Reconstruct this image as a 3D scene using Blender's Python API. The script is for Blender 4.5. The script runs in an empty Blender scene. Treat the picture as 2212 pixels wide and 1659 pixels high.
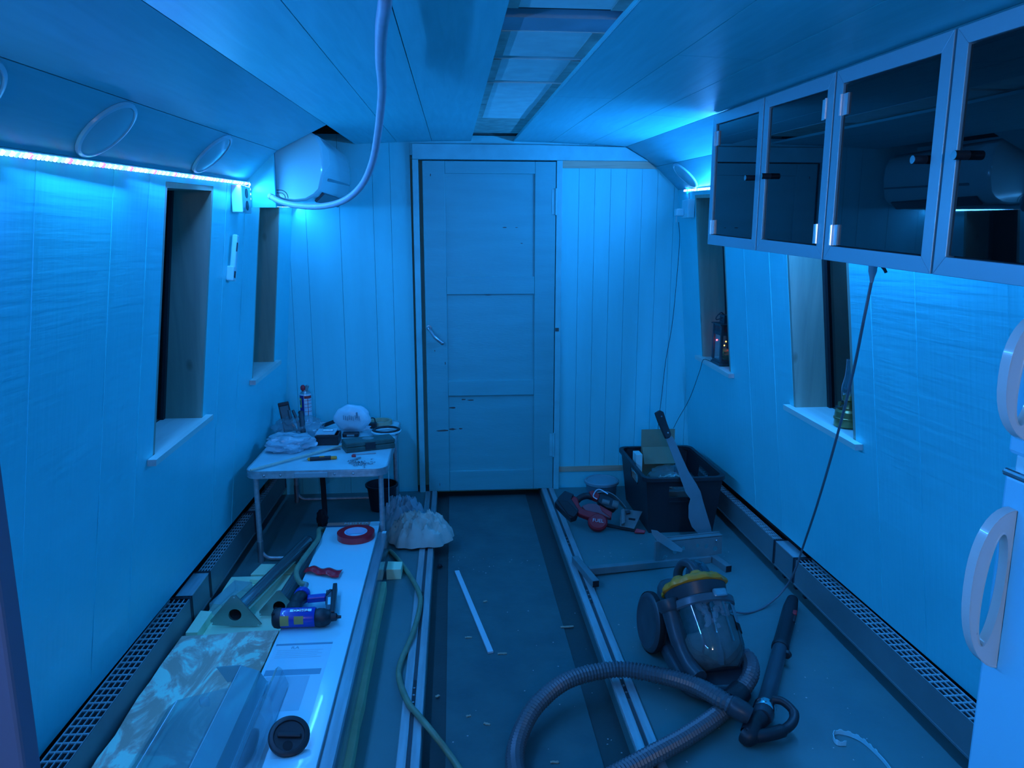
import bpy, bmesh, math, random
from mathutils import Vector, Matrix, Euler, noise

random.seed(7)
sc = bpy.context.scene
COL = sc.collection

# ------------------------------------------------------------------ camera
FPX, CAMH = 1600.0, 1.5
TH = math.atan(304 / FPX)
PSI = math.atan(128 / FPX * math.cos(TH))
CF = Vector((math.sin(PSI) * math.cos(TH), math.cos(PSI) * math.cos(TH), -math.sin(TH)))
CR = Vector((math.cos(PSI), -math.sin(PSI), 0))
CU = CR.cross(CF)
CC = Vector((0, 0, CAMH))
cam_d = bpy.data.cameras.new('camera')
cam_d.sensor_width = 36.0
cam_d.lens = FPX / 2212 * 36.0
cam_d.clip_start = 0.02
cam = bpy.data.objects.new('camera', cam_d)
COL.objects.link(cam)
m3 = Matrix((CR, CU, -CF)).transposed()
cam.matrix_world = Matrix.Translation(CC) @ m3.to_4x4()
sc.camera = cam

# ------------------------------------------------------------------ world, view
w = bpy.data.worlds.new('night'); sc.world = w
w.use_nodes = True
bg = w.node_tree.nodes['Background']
bg.inputs[0].default_value = (0.02, 0.05, 0.12, 1)
bg.inputs[1].default_value = 0.02
sc.view_settings.view_transform = 'Standard'
sc.view_settings.look = 'None'
sc.view_settings.gamma = 1.0
sc.view_settings.use_curve_mapping = False
sc.view_settings.exposure = 0.06

# lights: the RGB tape runs seen in the photograph (the left and right runs go on past the frame) and the lamp
# in the cabin behind the camera, whose pale light falls on the bulkhead and the fridge handles
LED_RGB = (0.045, 0.315, 1.0)
def area(name, loc, length, width, normal, power, col):
    L = bpy.data.lights.new(name, 'AREA')
    L.shape = 'RECTANGLE'; L.size = width; L.size_y = length
    L.energy = power; L.color = col
    o = bpy.data.objects.new(name, L); COL.objects.link(o)
    z = -Vector(normal).normalized()           # area lights shine along local -Z
    y = Vector((0, 1, 0.043)).normalized(); y = (y - z * y.dot(z)).normalized()
    x = y.cross(z)
    o.matrix_world = Matrix.Translation(Vector(loc)) @ Matrix((x, y, z)).transposed().to_4x4()
    return o
PW = 4.0
hues = [(0.06, 0.31, 1.0), (0.04, 0.42, 1.0), (0.12, 0.22, 1.0), (0.05, 0.36, 1.0), (0.09, 0.25, 1.0), (0.05, 0.38, 1.0), (0.06, 0.28, 1.0), (0.05, 0.36, 1.0)]
for i in range(8):            # the left tape: its colours drift a little along the run
    ya = -1.3 + 4.68 * i / 8; yb = -1.3 + 4.68 * (i + 1) / 8; ym = (ya + yb) / 2
    area('led_tape_left' if i > 4 else 'led_tape_left_offscreen', (-0.8735, ym, 1.808 + 0.043 * (ym - 4.39) - 0.0175), yb - ya, 0.012, (0.75, 0, -0.66), 11.5 / 8 * PW, hues[i])
area('led_tape_corner', (-0.886, 3.92, 1.681), 0.92, 0.012, (0.75, 0, -0.66), 0.95 * PW, LED_RGB)
area('led_tape_right', (1.3035, 3.56, 1.7665), 1.32, 0.012, (-0.8, 0, 0.35), 7.0 * PW, LED_RGB)
area('led_tape_cabinet', (1.3060, 1.95, 1.682), 1.86, 0.012, (-0.25, 0, -0.97), 5.7 * PW, LED_RGB)
area('led_tape_right_offscreen', (1.3060, 0.61, 1.625), 0.82, 0.012, (-0.25, 0, -0.97), 2.5 * PW, LED_RGB)
back = bpy.data.lights.new('cabin_lamp_offscreen', 'AREA'); back.shape = 'DISK'; back.size = 0.22
back.energy = 5.0; back.color = (1.0, 0.88, 0.90)
bo = bpy.data.objects.new('cabin_lamp_offscreen', back); COL.objects.link(bo)
bo.location = (0.05, -1.4, 1.60); bo.rotation_euler = (math.radians(79), 0, math.radians(-2))

# ------------------------------------------------------------------ rays from the photograph
def ray(px, py): return CF + CR * ((px - 1106) / FPX) + CU * ((829.5 - py) / FPX)
def PX(px, py, x): v = ray(px, py); return CC + v * (x / v.x)
def PY(px, py, y): v = ray(px, py); return CC + v * (y / v.y)
def PZ(px, py, z=0.0): v = ray(px, py); return CC + v * ((z - CAMH) / v.z)
def PP(px, py, p0, n): v = ray(px, py); n = Vector(n); return CC + v * ((Vector(p0) - CC).dot(n) / v.dot(n))

# ------------------------------------------------------------------ materials
MATS = {}
def mat(name, col, rough=0.6, metal=0.0, var=0.0, vscale=8.0, bump=0.0, bscale=60.0, stretch=(1, 1, 1),
        spec=0.5, emit=None, estr=0.0, coat=0.0, col2=None):
    if name in MATS: return MATS[name]
    m = bpy.data.materials.new(name); m.use_nodes = True
    nt = m.node_tree; N = nt.nodes; L = nt.links
    b = N['Principled BSDF']
    b.inputs['Base Color'].default_value = (*col, 1)
    b.inputs['Roughness'].default_value = rough
    b.inputs['Metallic'].default_value = metal
    b.inputs['Specular IOR Level'].default_value = spec
    b.inputs['Coat Weight'].default_value = coat
    if emit:
        b.inputs['Emission Color'].default_value = (*emit, 1); b.inputs['Emission Strength'].default_value = estr
    if var > 0 or col2 or bump > 0:
        tc = N.new('ShaderNodeTexCoord'); mp = N.new('ShaderNodeMapping')
        mp.inputs['Scale'].default_value = stretch
        L.new(tc.outputs['Object'], mp.inputs['Vector'])
    if var > 0 or col2:
        n = N.new('ShaderNodeTexNoise'); n.inputs['Scale'].default_value = vscale; n.inputs['Detail'].default_value = 5
        L.new(mp.outputs[0], n.inputs['Vector'])
        r = N.new('ShaderNodeValToRGB'); r.color_ramp.elements[0].position = 0.35; r.color_ramp.elements[1].position = 0.68
        c2 = col2 or tuple(max(0, c * (1 - var)) for c in col)
        r.color_ramp.elements[0].color = (*c2, 1); r.color_ramp.elements[1].color = (*col, 1)
        L.new(n.outputs['Fac'], r.inputs['Fac']); L.new(r.outputs['Color'], b.inputs['Base Color'])
    if bump > 0:
        n2 = N.new('ShaderNodeTexNoise'); n2.inputs['Scale'].default_value = bscale; n2.inputs['Detail'].default_value = 4
        L.new(mp.outputs[0], n2.inputs['Vector'])
        bp = N.new('ShaderNodeBump'); bp.inputs['Strength'].default_value = bump; bp.inputs['Distance'].default_value = 0.004
        L.new(n2.outputs['Fac'], bp.inputs['Height']); L.new(bp.outputs['Normal'], b.inputs['Normal'])
    MATS[name] = m
    return m

def clear(name, tint=(0.85, 0.92, 0.93), gloss=0.25, rough=0.08, body=0.06, bodycol=(0.6, 0.75, 0.8)):
    """thin clear or smoked sheet: tinted see-through, fresnel gloss, a little haze"""
    if name in MATS: return MATS[name]
    m = bpy.data.materials.new(name); m.use_nodes = True
    nt = m.node_tree; N = nt.nodes; L = nt.links
    N.remove(N['Principled BSDF']); out = N['Material Output']
    t = N.new('ShaderNodeBsdfTransparent'); t.inputs[0].default_value = (*tint, 1)
    d = N.new('ShaderNodeBsdfDiffuse'); d.inputs[0].default_value = (*bodycol, 1)
    g = N.new('ShaderNodeBsdfGlossy'); g.inputs['Roughness'].default_value = rough
    fr = N.new('ShaderNodeLayerWeight'); fr.inputs[0].default_value = 0.5
    pw = N.new('ShaderNodeMath'); pw.operation = 'POWER'; pw.inputs[1].default_value = 4.0; L.new(fr.outputs['Facing'], pw.inputs[0])
    mu = N.new('ShaderNodeMath'); mu.operation = 'MULTIPLY_ADD'; mu.inputs[1].default_value = 0.9; mu.inputs[2].default_value = gloss * 0.14
    mu.use_clamp = True
    L.new(pw.outputs[0], mu.inputs[0])
    m1 = N.new('ShaderNodeMixShader'); m1.inputs[0].default_value = body
    L.new(t.outputs[0], m1.inputs[1]); L.new(d.outputs[0], m1.inputs[2])
    m2 = N.new('ShaderNodeMixShader'); L.new(mu.outputs[0], m2.inputs[0])
    L.new(m1.outputs[0], m2.inputs[1]); L.new(g.outputs[0], m2.inputs[2])
    L.new(m2.outputs[0], out.inputs['Surface'])
    MATS[name] = m
    return m

def emis(name, col, strength):
    m = bpy.data.materials.new(name); m.use_nodes = True
    b = m.node_tree.nodes['Principled BSDF']
    b.inputs['Base Color'].default_value = (*col, 1)
    b.inputs['Emission Color'].default_value = (*col, 1); b.inputs['Emission Strength'].default_value = strength
    MATS[name] = m
    return m

def wrap_mat(name, col):
    """corrugated white lining: fine ribs along the wall, soft dents and seams"""
    m = bpy.data.materials.new(name); m.use_nodes = True
    nt = m.node_tree; N = nt.nodes; L = nt.links; b = N['Principled BSDF']
    b.inputs['Roughness'].default_value = 0.34
    tc = N.new('ShaderNodeTexCoord')
    sep = N.new('ShaderNodeSeparateXYZ'); L.new(tc.outputs['Object'], sep.inputs[0])
    n = N.new('ShaderNodeTexNoise'); n.inputs['Scale'].default_value = 3.0; n.inputs['Detail'].default_value = 6
    L.new(tc.outputs['Object'], n.inputs['Vector'])
    r = N.new('ShaderNodeValToRGB'); r.color_ramp.elements[0].position = 0.3; r.color_ramp.elements[1].position = 0.7
    r.color_ramp.elements[0].color = (*[c * 0.92 for c in col], 1); r.color_ramp.elements[1].color = (*col, 1)
    L.new(n.outputs['Fac'], r.inputs['Fac']); L.new(r.outputs[0], b.inputs['Base Color'])
    mp = N.new('ShaderNodeMapping'); mp.inputs['Scale'].default_value = (1, 0.35, 6.0); L.new(tc.outputs['Object'], mp.inputs[0])
    n2 = N.new('ShaderNodeTexNoise'); n2.inputs['Scale'].default_value = 9; n2.inputs['Detail'].default_value = 3; L.new(mp.outputs[0], n2.inputs['Vector'])
    mp3 = N.new('ShaderNodeMapping'); mp3.inputs['Scale'].default_value = (1, 4.0, 0.25); L.new(tc.outputs['Object'], mp3.inputs[0])
    n3 = N.new('ShaderNodeTexNoise'); n3.inputs['Scale'].default_value = 14; n3.inputs['Detail'].default_value = 2; L.new(mp3.outputs[0], n3.inputs['Vector'])
    ad = N.new('ShaderNodeMath'); ad.operation = 'ADD'; L.new(n2.outputs['Fac'], ad.inputs[0]); L.new(n3.outputs['Fac'], ad.inputs[1])
    bp = N.new('ShaderNodeBump'); bp.inputs['Strength'].default_value = 0.24; bp.inputs['Distance'].default_value = 0.004
    L.new(ad.outputs[0], bp.inputs['Height']); L.new(bp.outputs[0], b.inputs['Normal'])
    MATS[name] = m
    return m

def wood_mat(name, c1, c2, rough=0.5, stretch=(9, 0.6, 9), scale=5, knots=False):
    m = bpy.data.materials.new(name); m.use_nodes = True
    nt = m.node_tree; N = nt.nodes; L = nt.links; b = N['Principled BSDF']
    b.inputs['Roughness'].default_value = rough
    tc = N.new('ShaderNodeTexCoord'); mp = N.new('ShaderNodeMapping'); mp.inputs['Scale'].default_value = stretch
    L.new(tc.outputs['Object'], mp.inputs[0])
    n = N.new('ShaderNodeTexNoise'); n.inputs['Scale'].default_value = scale; n.inputs['Detail'].default_value = 8; n.inputs['Distortion'].default_value = 0.6
    L.new(mp.outputs[0], n.inputs['Vector'])
    r = N.new('ShaderNodeValToRGB'); r.color_ramp.elements[0].position = 0.3; r.color_ramp.elements[1].position = 0.72
    r.color_ramp.elements[0].color = (*c1, 1); r.color_ramp.elements[1].color = (*c2, 1)
    L.new(n.outputs['Fac'], r.inputs['Fac'])
    src = r.outputs[0]
    if knots:
        mk = N.new('ShaderNodeMapping'); mk.inputs['Scale'].default_value = (1.0, 1.0, 0.55); L.new(tc.outputs['Object'], mk.inputs[0])
        v = N.new('ShaderNodeTexVoronoi'); v.inputs['Scale'].default_value = 7.0; L.new(mk.outputs[0], v.inputs['Vector'])
        rk = N.new('ShaderNodeValToRGB'); rk.color_ramp.elements[0].position = 0.05; rk.color_ramp.elements[1].position = 0.13
        rk.color_ramp.elements[0].color = (0.55, 0.5, 0.45, 1); rk.color_ramp.elements[1].color = (1, 1, 1, 1)
        L.new(v.outputs['Distance'], rk.inputs['Fac'])
        mx = N.new('ShaderNodeMix'); mx.data_type = 'RGBA'; mx.blend_type = 'MULTIPLY'; mx.inputs['Factor'].default_value = 1.0
        L.new(src, mx.inputs['A']); L.new(rk.outputs[0], mx.inputs['B']); src = mx.outputs['Result']
    L.new(src, b.inputs['Base Color'])
    MATS[name] = m
    return m

# painted whites here lean to a pale blue-green
M_WALL = wrap_mat('lining', (0.12, 0.79, 0.84))
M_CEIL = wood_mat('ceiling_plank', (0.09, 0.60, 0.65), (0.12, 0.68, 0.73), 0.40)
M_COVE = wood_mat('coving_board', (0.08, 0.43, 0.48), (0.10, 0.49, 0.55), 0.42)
M_FARW = mat('painted_board', (0.13, 0.79, 0.84), 0.5, var=0.08, vscale=3, bump=0.12, bscale=40, stretch=(3, 3, 0.4))
M_DOOR = mat('door_paint', (0.09, 0.50, 0.53), 0.42, var=0.10, vscale=4, bump=0.22, bscale=50, stretch=(0.5, 1, 4))
M_TRIMW = mat('trim_paint', (0.16, 0.66, 0.70), 0.4, var=0.12, vscale=12, bump=0.2, bscale=50)
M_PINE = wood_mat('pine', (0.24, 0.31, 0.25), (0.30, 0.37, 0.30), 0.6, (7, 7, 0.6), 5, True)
M_PINEEND = mat('pine_end', (0.62, 0.52, 0.50), 0.7, var=0.2, vscale=60)
M_OAK = wood_mat('raw_batten', (0.42, 0.36, 0.26), (0.60, 0.50, 0.36), 0.6, (0.8, 6, 14), 6)
M_FLOOR = mat('floor_paint', (0.095, 0.220, 0.215), 0.45, vscale=2.6, bump=0.25, bscale=26, col2=(0.075, 0.185, 0.190))
M_WALK = mat('walkway_panel', (0.060, 0.145, 0.145), 0.45, vscale=7, bump=0.3, bscale=30, col2=(0.042, 0.108, 0.115))
M_MARG = mat('walkway_margin', (0.040, 0.058, 0.055), 0.5, vscale=5, bump=0.2, col2=(0.030, 0.046, 0.048))
M_ALU = mat('aluminium', (0.55, 0.62, 0.64), 0.38, 0.55, var=0.25, vscale=12, stretch=(4, 0.4, 4))
M_STEEL = mat('steel', (0.45, 0.52, 0.55), 0.32, 0.8, var=0.2, vscale=14)
M_CHROME = mat('chrome', (0.7, 0.75, 0.78), 0.15, 1.0)
M_BLACK = mat('black_plastic', (0.018, 0.022, 0.028), 0.45, bump=0.1, bscale=90)
M_BLACKM = mat('black_matt', (0.010, 0.012, 0.016), 0.8)
M_HULL = mat('hull_shade', (0.045, 0.055, 0.06), 0.7, var=0.3, vscale=10)  # dark colour holds the shade of the gap behind the radiators
M_WPLAS = mat('white_plastic', (0.42, 0.80, 0.84), 0.15)
M_CREAM = mat('cream_plastic', (0.80, 0.72, 0.66), 0.18, coat=0.4)
M_FRIDGE = mat('fridge_enamel', (0.26, 0.76, 0.92), 0.3, bump=0.04, bscale=300)
M_GLASS_D = clear('window_glass', (0.86, 0.92, 0.93), 0.3, 0.02, 0.0)
M_SMOKE = clear('smoked_glass', (0.05, 0.085, 0.09), 0.45, 0.015, 0.02, (0.2, 0.3, 0.32))
M_CAB = mat('cabinet_frame', (0.30, 0.52, 0.58), 0.35, 0.35)
M_CABIN = mat('cabinet_inside', (0.22, 0.36, 0.38), 0.6)

# ------------------------------------------------------------------ mesh builder
class MB:
    def __init__(s): s.v = []; s.f = []
    def add(s, vs, fs):
        b = len(s.v); s.v += [Vector(p) for p in vs]; s.f += [tuple(b + i for i in f) for f in fs]; return s
    def hexa(s, p):   # 8 points: bottom ring then top ring
        return s.add(p, [(0, 3, 2, 1), (4, 5, 6, 7), (0, 1, 5, 4), (1, 2, 6, 5), (2, 3, 7, 6), (3, 0, 4, 7)])
    def box(s, x0, x1, y0, y1, z0, z1):
        return s.hexa([(x0, y0, z0), (x1, y0, z0), (x1, y1, z0), (x0, y1, z0), (x0, y0, z1), (x1, y0, z1), (x1, y1, z1), (x0, y1, z1)])
    def obox(s, c, size, rot=None):
        c = Vector(c); h = [a / 2 for a in size]; r = rot if rot is not None else Matrix.Identity(3)
        P = [(-1, -1, -1), (1, -1, -1), (1, 1, -1), (-1, 1, -1), (-1, -1, 1), (1, -1, 1), (1, 1, 1), (-1, 1, 1)]
        return s.hexa([c + r @ Vector((a * h[0], b * h[1], d * h[2])) for a, b, d in P])
    def bar(s, a, b, w, t, up=(0, 0, 1)):   # box beam from a to b, w across, t along up
        a = Vector(a); b = Vector(b); y = (b - a).normalized(); up = Vector(up)
        x = y.cross(up)
        if x.length < 1e-6: x = y.cross(Vector((1, 0, 0)))
        x.normalize(); z = x.cross(y)
        return s.obox((a + b) / 2, (w, (b - a).length, t), Matrix((x, y, z)).transposed())
    def prism(s, pts, ext):
        n = len(pts); e = Vector(ext); P = [Vector(p) for p in pts]
        return s.add(P + [p + e for p in P], [tuple(range(n))[::-1], tuple(range(n, 2 * n))] + [(i, (i + 1) % n, n + (i + 1) % n, n + i) for i in range(n)])
    def rings(s, R, closed_ends=True, loop=False):
        n = len(R[0]); b = len(s.v)
        for r in R: s.v += [Vector(p) for p in r]
        m = len(R)
        for k in range(m if loop else m - 1):
            k2 = (k + 1) % m
            for i in range(n):
                j = (i + 1) % n
                s.f.append((b + k * n + i, b + k * n + j, b + k2 * n + j, b + k2 * n + i))
        if closed_ends and not loop:
            s.f.append(tuple(b + i for i in range(n))[::-1]); s.f.append(tuple(b + (m - 1) * n + i for i in range(n)))
        return s
    def tube(s, path, r, n=10, caps=True):
        P = [Vector(p) for p in path]; m = len(P)
        rr = r if isinstance(r, (list, tuple)) else [r] * m
        T = [(P[min(i + 1, m - 1)] - P[max(i - 1, 0)]).normalized() for i in range(m)]
        u = T[0].orthogonal().normalized(); R = []
        for i in range(m):
            u = (u - T[i] * u.dot(T[i])).normalized(); v = T[i].cross(u)
            R.append([P[i] + (u * math.cos(a) + v * math.sin(a)) * rr[i] for a in [2 * math.pi * k / n for k in range(n)]])
        return s.rings(R, caps)
    def cyl(s, a, b, r, r2=None, n=20): return s.tube([a, b], [r, r if r2 is None else r2], n)
    def lathe(s, prof, org, axis=(0, 0, 1), n=24, caps=True, sx=1.0, lobes=0, amp=0.0, side=None):
        z = Vector(axis).normalized(); x = Vector(side) if side else z.orthogonal()
        x = (x - z * x.dot(z)).normalized(); y = z.cross(x); o = Vector(org)
        R = []
        for r, h in prof:
            R.append([o + z * h + (x * math.cos(a) * sx + y * math.sin(a)) * r * (1 + amp * math.cos(lobes * a)) for a in [2 * math.pi * k / n for k in range(n)]])
        return s.rings(R, caps)
    def ball(s, c, rx, ry=None, rz=None, n=14, m=8):
        ry = rx if ry is None else ry; rz = rx if rz is None else rz; c = Vector(c); R = []
        for k in range(m + 1):
            t = math.pi * (0.02 + 0.96 * k / m)
            R.append([c + Vector((rx * math.sin(t) * math.cos(a), ry * math.sin(t) * math.sin(a), -rz * math.cos(t))) for a in [2 * math.pi * i / n for i in range(n)]])
        return s.rings(R)
    def sheet(s, fn, nu, nv, thick=0.0):
        b = len(s.v)
        for i in range(nu + 1):
            for j in range(nv + 1): s.v.append(Vector(fn(i / nu, j / nv)))
        for i in range(nu):
            for j in range(nv):
                a = b + i * (nv + 1) + j; s.f.append((a, a + nv + 1, a + nv + 2, a + 1))
        return s
    def mesh(s, name, M=None, smooth=35):
        me = bpy.data.meshes.new(name); vs = s.v
        if M is not None: vs = [M @ p for p in vs]
        me.from_pydata([tuple(p) for p in vs], [], s.f)
        bm = bmesh.new(); bm.from_mesh(me); bmesh.ops.recalc_face_normals(bm, faces=bm.faces); bm.to_mesh(me); bm.free()
        if smooth:
            me.polygons.foreach_set('use_smooth', [True] * len(me.polygons)); me.set_sharp_from_angle(angle=math.radians(smooth))
        return me
    def build(s, name, m, parent=None, smooth=35, bev=0, solid=0, label=None, kind=None, sub=0):
        if parent is not None:
            W = world(parent); me = s.mesh(name, W.inverted(), smooth)
        else:
            lo = [min(p[i] for p in s.v) for i in range(3)]; hi = [max(p[i] for p in s.v) for i in range(3)]
            org = Vector(((lo[0] + hi[0]) / 2, (lo[1] + hi[1]) / 2, lo[2])); me = s.mesh(name, Matrix.Translation(-org), smooth)
        o = bpy.data.objects.new(name, me); COL.objects.link(o)
        if parent is not None: o.parent = parent
        else: o.location = org
        me.materials.append(m)
        if solid:
            d = o.modifiers.new('thick', 'SOLIDIFY'); d.thickness = solid; d.offset = 0
        if sub:
            d = o.modifiers.new('sub', 'SUBSURF'); d.levels = sub; d.render_levels = sub
        if bev:
            d = o.modifiers.new('bevel', 'BEVEL'); d.width = bev; d.segments = 2; d.limit_method = 'ANGLE'
        if label: o['label'] = label
        if kind: o['kind'] = kind
        return o

def world(o):
    M = Matrix.LocRotScale(o.location, o.rotation_euler, o.scale)
    return (world(o.parent) @ M) if o.parent else M
def tag(o, label, cat, group=None):
    o['label'] = label; o['category'] = cat
    if group: o['group'] = group
    return o
def thing(name, label, cat, loc=(0, 0, 0), rot=(0, 0, 0), group=None):
    o = bpy.data.objects.new(name, None); COL.objects.link(o)
    o.location = loc; o.rotation_euler = rot; o.empty_display_size = 0.05
    return tag(o, label, cat, group)
def struct(name, loc=(0, 0, 0)):
    o = bpy.data.objects.new(name, None); COL.objects.link(o); o.location = loc; o['kind'] = 'structure'; o.empty_display_size = 0.05
    return o
def catmull(P, k=8):
    P = [Vector(p) for p in P]; Q = [2 * P[0] - P[1]] + P + [2 * P[-1] - P[-2]]; out = []
    for i in range(1, len(Q) - 2):
        a, b, c, d = Q[i - 1:i + 3]
        for j in range(k):
            t = j / k
            out.append(0.5 * ((2 * b) + (c - a) * t + (2 * a - 5 * b + 4 * c - d) * t * t + (3 * b - a - 3 * c + d) * t ** 3))
    return out + [P[-1]]
def resample(P, step):
    P = [Vector(p) for p in P]; L = [0]
    for i in range(1, len(P)): L.append(L[-1] + (P[i] - P[i - 1]).length)
    n = max(2, int(L[-1] / step)); out = []; j = 0
    for k in range(n + 1):
        t = L[-1] * k / n
        while j < len(L) - 2 and L[j + 1] < t: j += 1
        d = L[j + 1] - L[j]; out.append(P[j].lerp(P[j + 1], (t - L[j]) / d if d > 1e-9 else 0))
    return out
def holed(name, outline, holes, org, xdir, ydir, th, m, parent):
    """flat plate with real openings: outline and holes are 2-D point lists in the plate's own axes"""
    c = bpy.data.curves.new(name, 'CURVE'); c.dimensions = '2D'; c.fill_mode = 'BOTH'; c.extrude = th / 2
    for pts in [outline] + holes:
        sp_ = c.splines.new('POLY'); sp_.points.add(len(pts) - 1); sp_.use_cyclic_u = True
        for k_, (x_, y_) in enumerate(pts): sp_.points[k_].co = (x_, y_, 0, 1)
    t = bpy.data.objects.new(name, c); COL.objects.link(t); bpy.context.view_layer.update()
    me = bpy.data.meshes.new_from_object(t); bpy.data.objects.remove(t); bpy.data.curves.remove(c)
    x = Vector(xdir).normalized(); y = Vector(ydir); y = (y - x * y.dot(x)).normalized(); z = x.cross(y)
    me.transform(world(parent).inverted() @ Matrix.Translation(Vector(org)) @ Matrix((x, y, z)).transposed().to_4x4())
    me.materials.clear(); me.materials.append(m); me.name = name
    o = bpy.data.objects.new(name, me); COL.objects.link(o); o.parent = parent
    return o
def circ(cx, cy, r, n=16): return [(cx + r * math.cos(2 * math.pi * k / n), cy + r * math.sin(2 * math.pi * k / n)) for k in range(n)]
def rct(x0, x1, y0, y1): return [(x0, y0), (x1, y0), (x1, y1), (x0, y1)]
def text(body, size, parent, name, m, org, xdir, zdir, depth=0.0006, align='CENTER'):
    """flat printed lettering: xdir reading direction, zdir out of the surface; org in world space"""
    c = bpy.data.curves.new('lettering', 'FONT'); c.body = body; c.size = size; c.align_x = align; c.align_y = 'CENTER'; c.extrude = depth
    c.resolution_u = 2
    t = bpy.data.objects.new('lettering', c); COL.objects.link(t)
    bpy.context.view_layer.update()
    me = bpy.data.meshes.new_from_object(t); bpy.data.objects.remove(t); bpy.data.curves.remove(c)
    x = Vector(xdir).normalized(); z = Vector(zdir); z = (z - x * z.dot(x)).normalized(); y = z.cross(x)
    M = Matrix.Translation(Vector(org)) @ Matrix((x, y, z)).transposed().to_4x4()
    me.transform(world(parent).inverted() @ M); me.materials.clear(); me.materials.append(m)
    o = bpy.data.objects.new(name, me); COL.objects.link(o); o.parent = parent
    return o
# ================================================================== THE SETTING
XC = 0.214                                    # boat centre line
YB, YF = -2.2, 4.39                           # aft end (behind the camera), forward bulkhead
def S(y): return 0.043 * (y - 4.39)           # cabin sheer: roof and sills rise towards the bow
def zk(y): return 1.808 + S(y)
def zceil(x, y): return 2.070 + S(y) - 0.025 * ((x - XC) / 0.785) ** 2
def zbot(y): return max(0.02, 0.152 + 0.026 * (y - 1.9))
def half(y, z):
    hb = 1.335 - 0.09 * max(0.0, (y - 1.9) / 2.49)
    return hb + (1.108 - hb) * (z - zbot(y)) / (zk(y) - zbot(y))
def W(s, y, z): return Vector((XC + s * half(y, z), y, z))
def zsill(y): return 0.868 + 0.043 * (y - 4.1)
WIN = [(2.49, 2.97), (3.66, 4.085)]

# ---- floor: two side decks and a sunk walkway between the tracks
XL, XR = -0.116, 0.524
SUNK = -0.045
fl = struct('floor')
MB().box(-1.35, XL, YB, YF + 0.3, -0.10, 0.0).box(XR, 1.78, YB, YF + 0.3, -0.10, 0.0).build('side_deck', M_FLOOR, fl)
MB().box(XL, XR, YB, YF + 0.5, -0.14, SUNK - 0.004).build('walkway_base', M_MARG, fl)
MB().box(-0.045, 0.43, YB, YF + 0.02, SUNK - 0.004, SUNK).build('walkway_panel', M_WALK, fl)

# ---- side walls with window holes
def side_wall(name, s):
    ys = [YB, 0.0, 1.2, 1.9] + [v for w_ in WIN for v in w_] + [YF + 0.02]
    mb = MB()
    def quad(y0, y1, f0, f1):
        k = max(1, int((y1 - y0) / 0.4))
        for i in range(k):
            a = y0 + (y1 - y0) * i / k; b = y0 + (y1 - y0) * (i + 1) / k
            for j in range(4):
                za0 = f0(a) + (f1(a) - f0(a)) * j / 4; za1 = f0(a) + (f1(a) - f0(a)) * (j + 1) / 4
                zb0 = f0(b) + (f1(b) - f0(b)) * j / 4; zb1 = f0(b) + (f1(b) - f0(b)) * (j + 1) / 4
                mb.add([W(s, a, za0), W(s, b, zb0), W(s, b, zb1), W(s, a, za1)], [(0, 1, 2, 3)])
    for i in range(len(ys) - 1):
        y0, y1 = ys[i], ys[i + 1]
        if (y0, y1) in WIN:
            quad(y0, y1, zbot, lambda y: zsill(y) - 0.02)
            quad(y0, y1, lambda y: zk(y) - 0.035, zk)
        else: quad(y0, y1, zbot, zk)
    bmv = bpy.data.meshes.new(name); bmv.from_pydata([tuple(p) for p in mb.v], [], mb.f)
    bm = bmesh.new(); bm.from_mesh(bmv); bmesh.ops.remove_doubles(bm, verts=bm.verts, dist=0.0005)
    bmesh.ops.recalc_face_normals(bm, faces=bm.faces)
    if sum(f.normal.x for f in bm.faces) * s > 0: bmesh.ops.reverse_faces(bm, faces=bm.faces)   # faces look into the cabin
    bm.to_mesh(bmv); bm.free()
    o = bpy.data.objects.new(name, bmv); COL.objects.link(o); bmv.materials.append(M_WALL); o['kind'] = 'structure'
    d = o.modifiers.new('thick', 'SOLIDIFY'); d.thickness = 0.012; d.offset = -1
    return o
wl = side_wall('wall_left', -1); wr = side_wall('wall_right', 1)
for o, s in ((wl, -1), (wr, 1)):                # keep the lining's inner face where it was measured
    # vertical sheet seams, a narrow raised lap every 0.55 m
    for y in [0.3, 0.87, 1.42, 1.74, 2.12, 2.36, 3.14, 3.42]:
        P = []
        for (dy, dx) in ((0, 0.0005), (0, -0.0012), (0.010, -0.0012), (0.010, 0.0005)):
            P.append((dy, dx))
        m = MB(); R = []
        for z in [zbot(y) + 0.005 + (zk(y) - zbot(y) - 0.02) * k / 6 for k in range(7)]:
            R.append([W(s, y + dy, z) + Vector((s * dx, 0, 0)) for dy, dx in P])
        m.rings(R).build('seam_strip', M_WALL, o, 20)
# hull below the lining's bottom edge, near-black to paint the gap's shade
for s, nm in ((-1, 'hull_gap_left'), (1, 'hull_gap_right')):
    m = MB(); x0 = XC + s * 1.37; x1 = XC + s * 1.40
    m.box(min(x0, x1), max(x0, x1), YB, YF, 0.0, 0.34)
    m.build(nm, M_HULL)['kind'] = 'structure'

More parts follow.
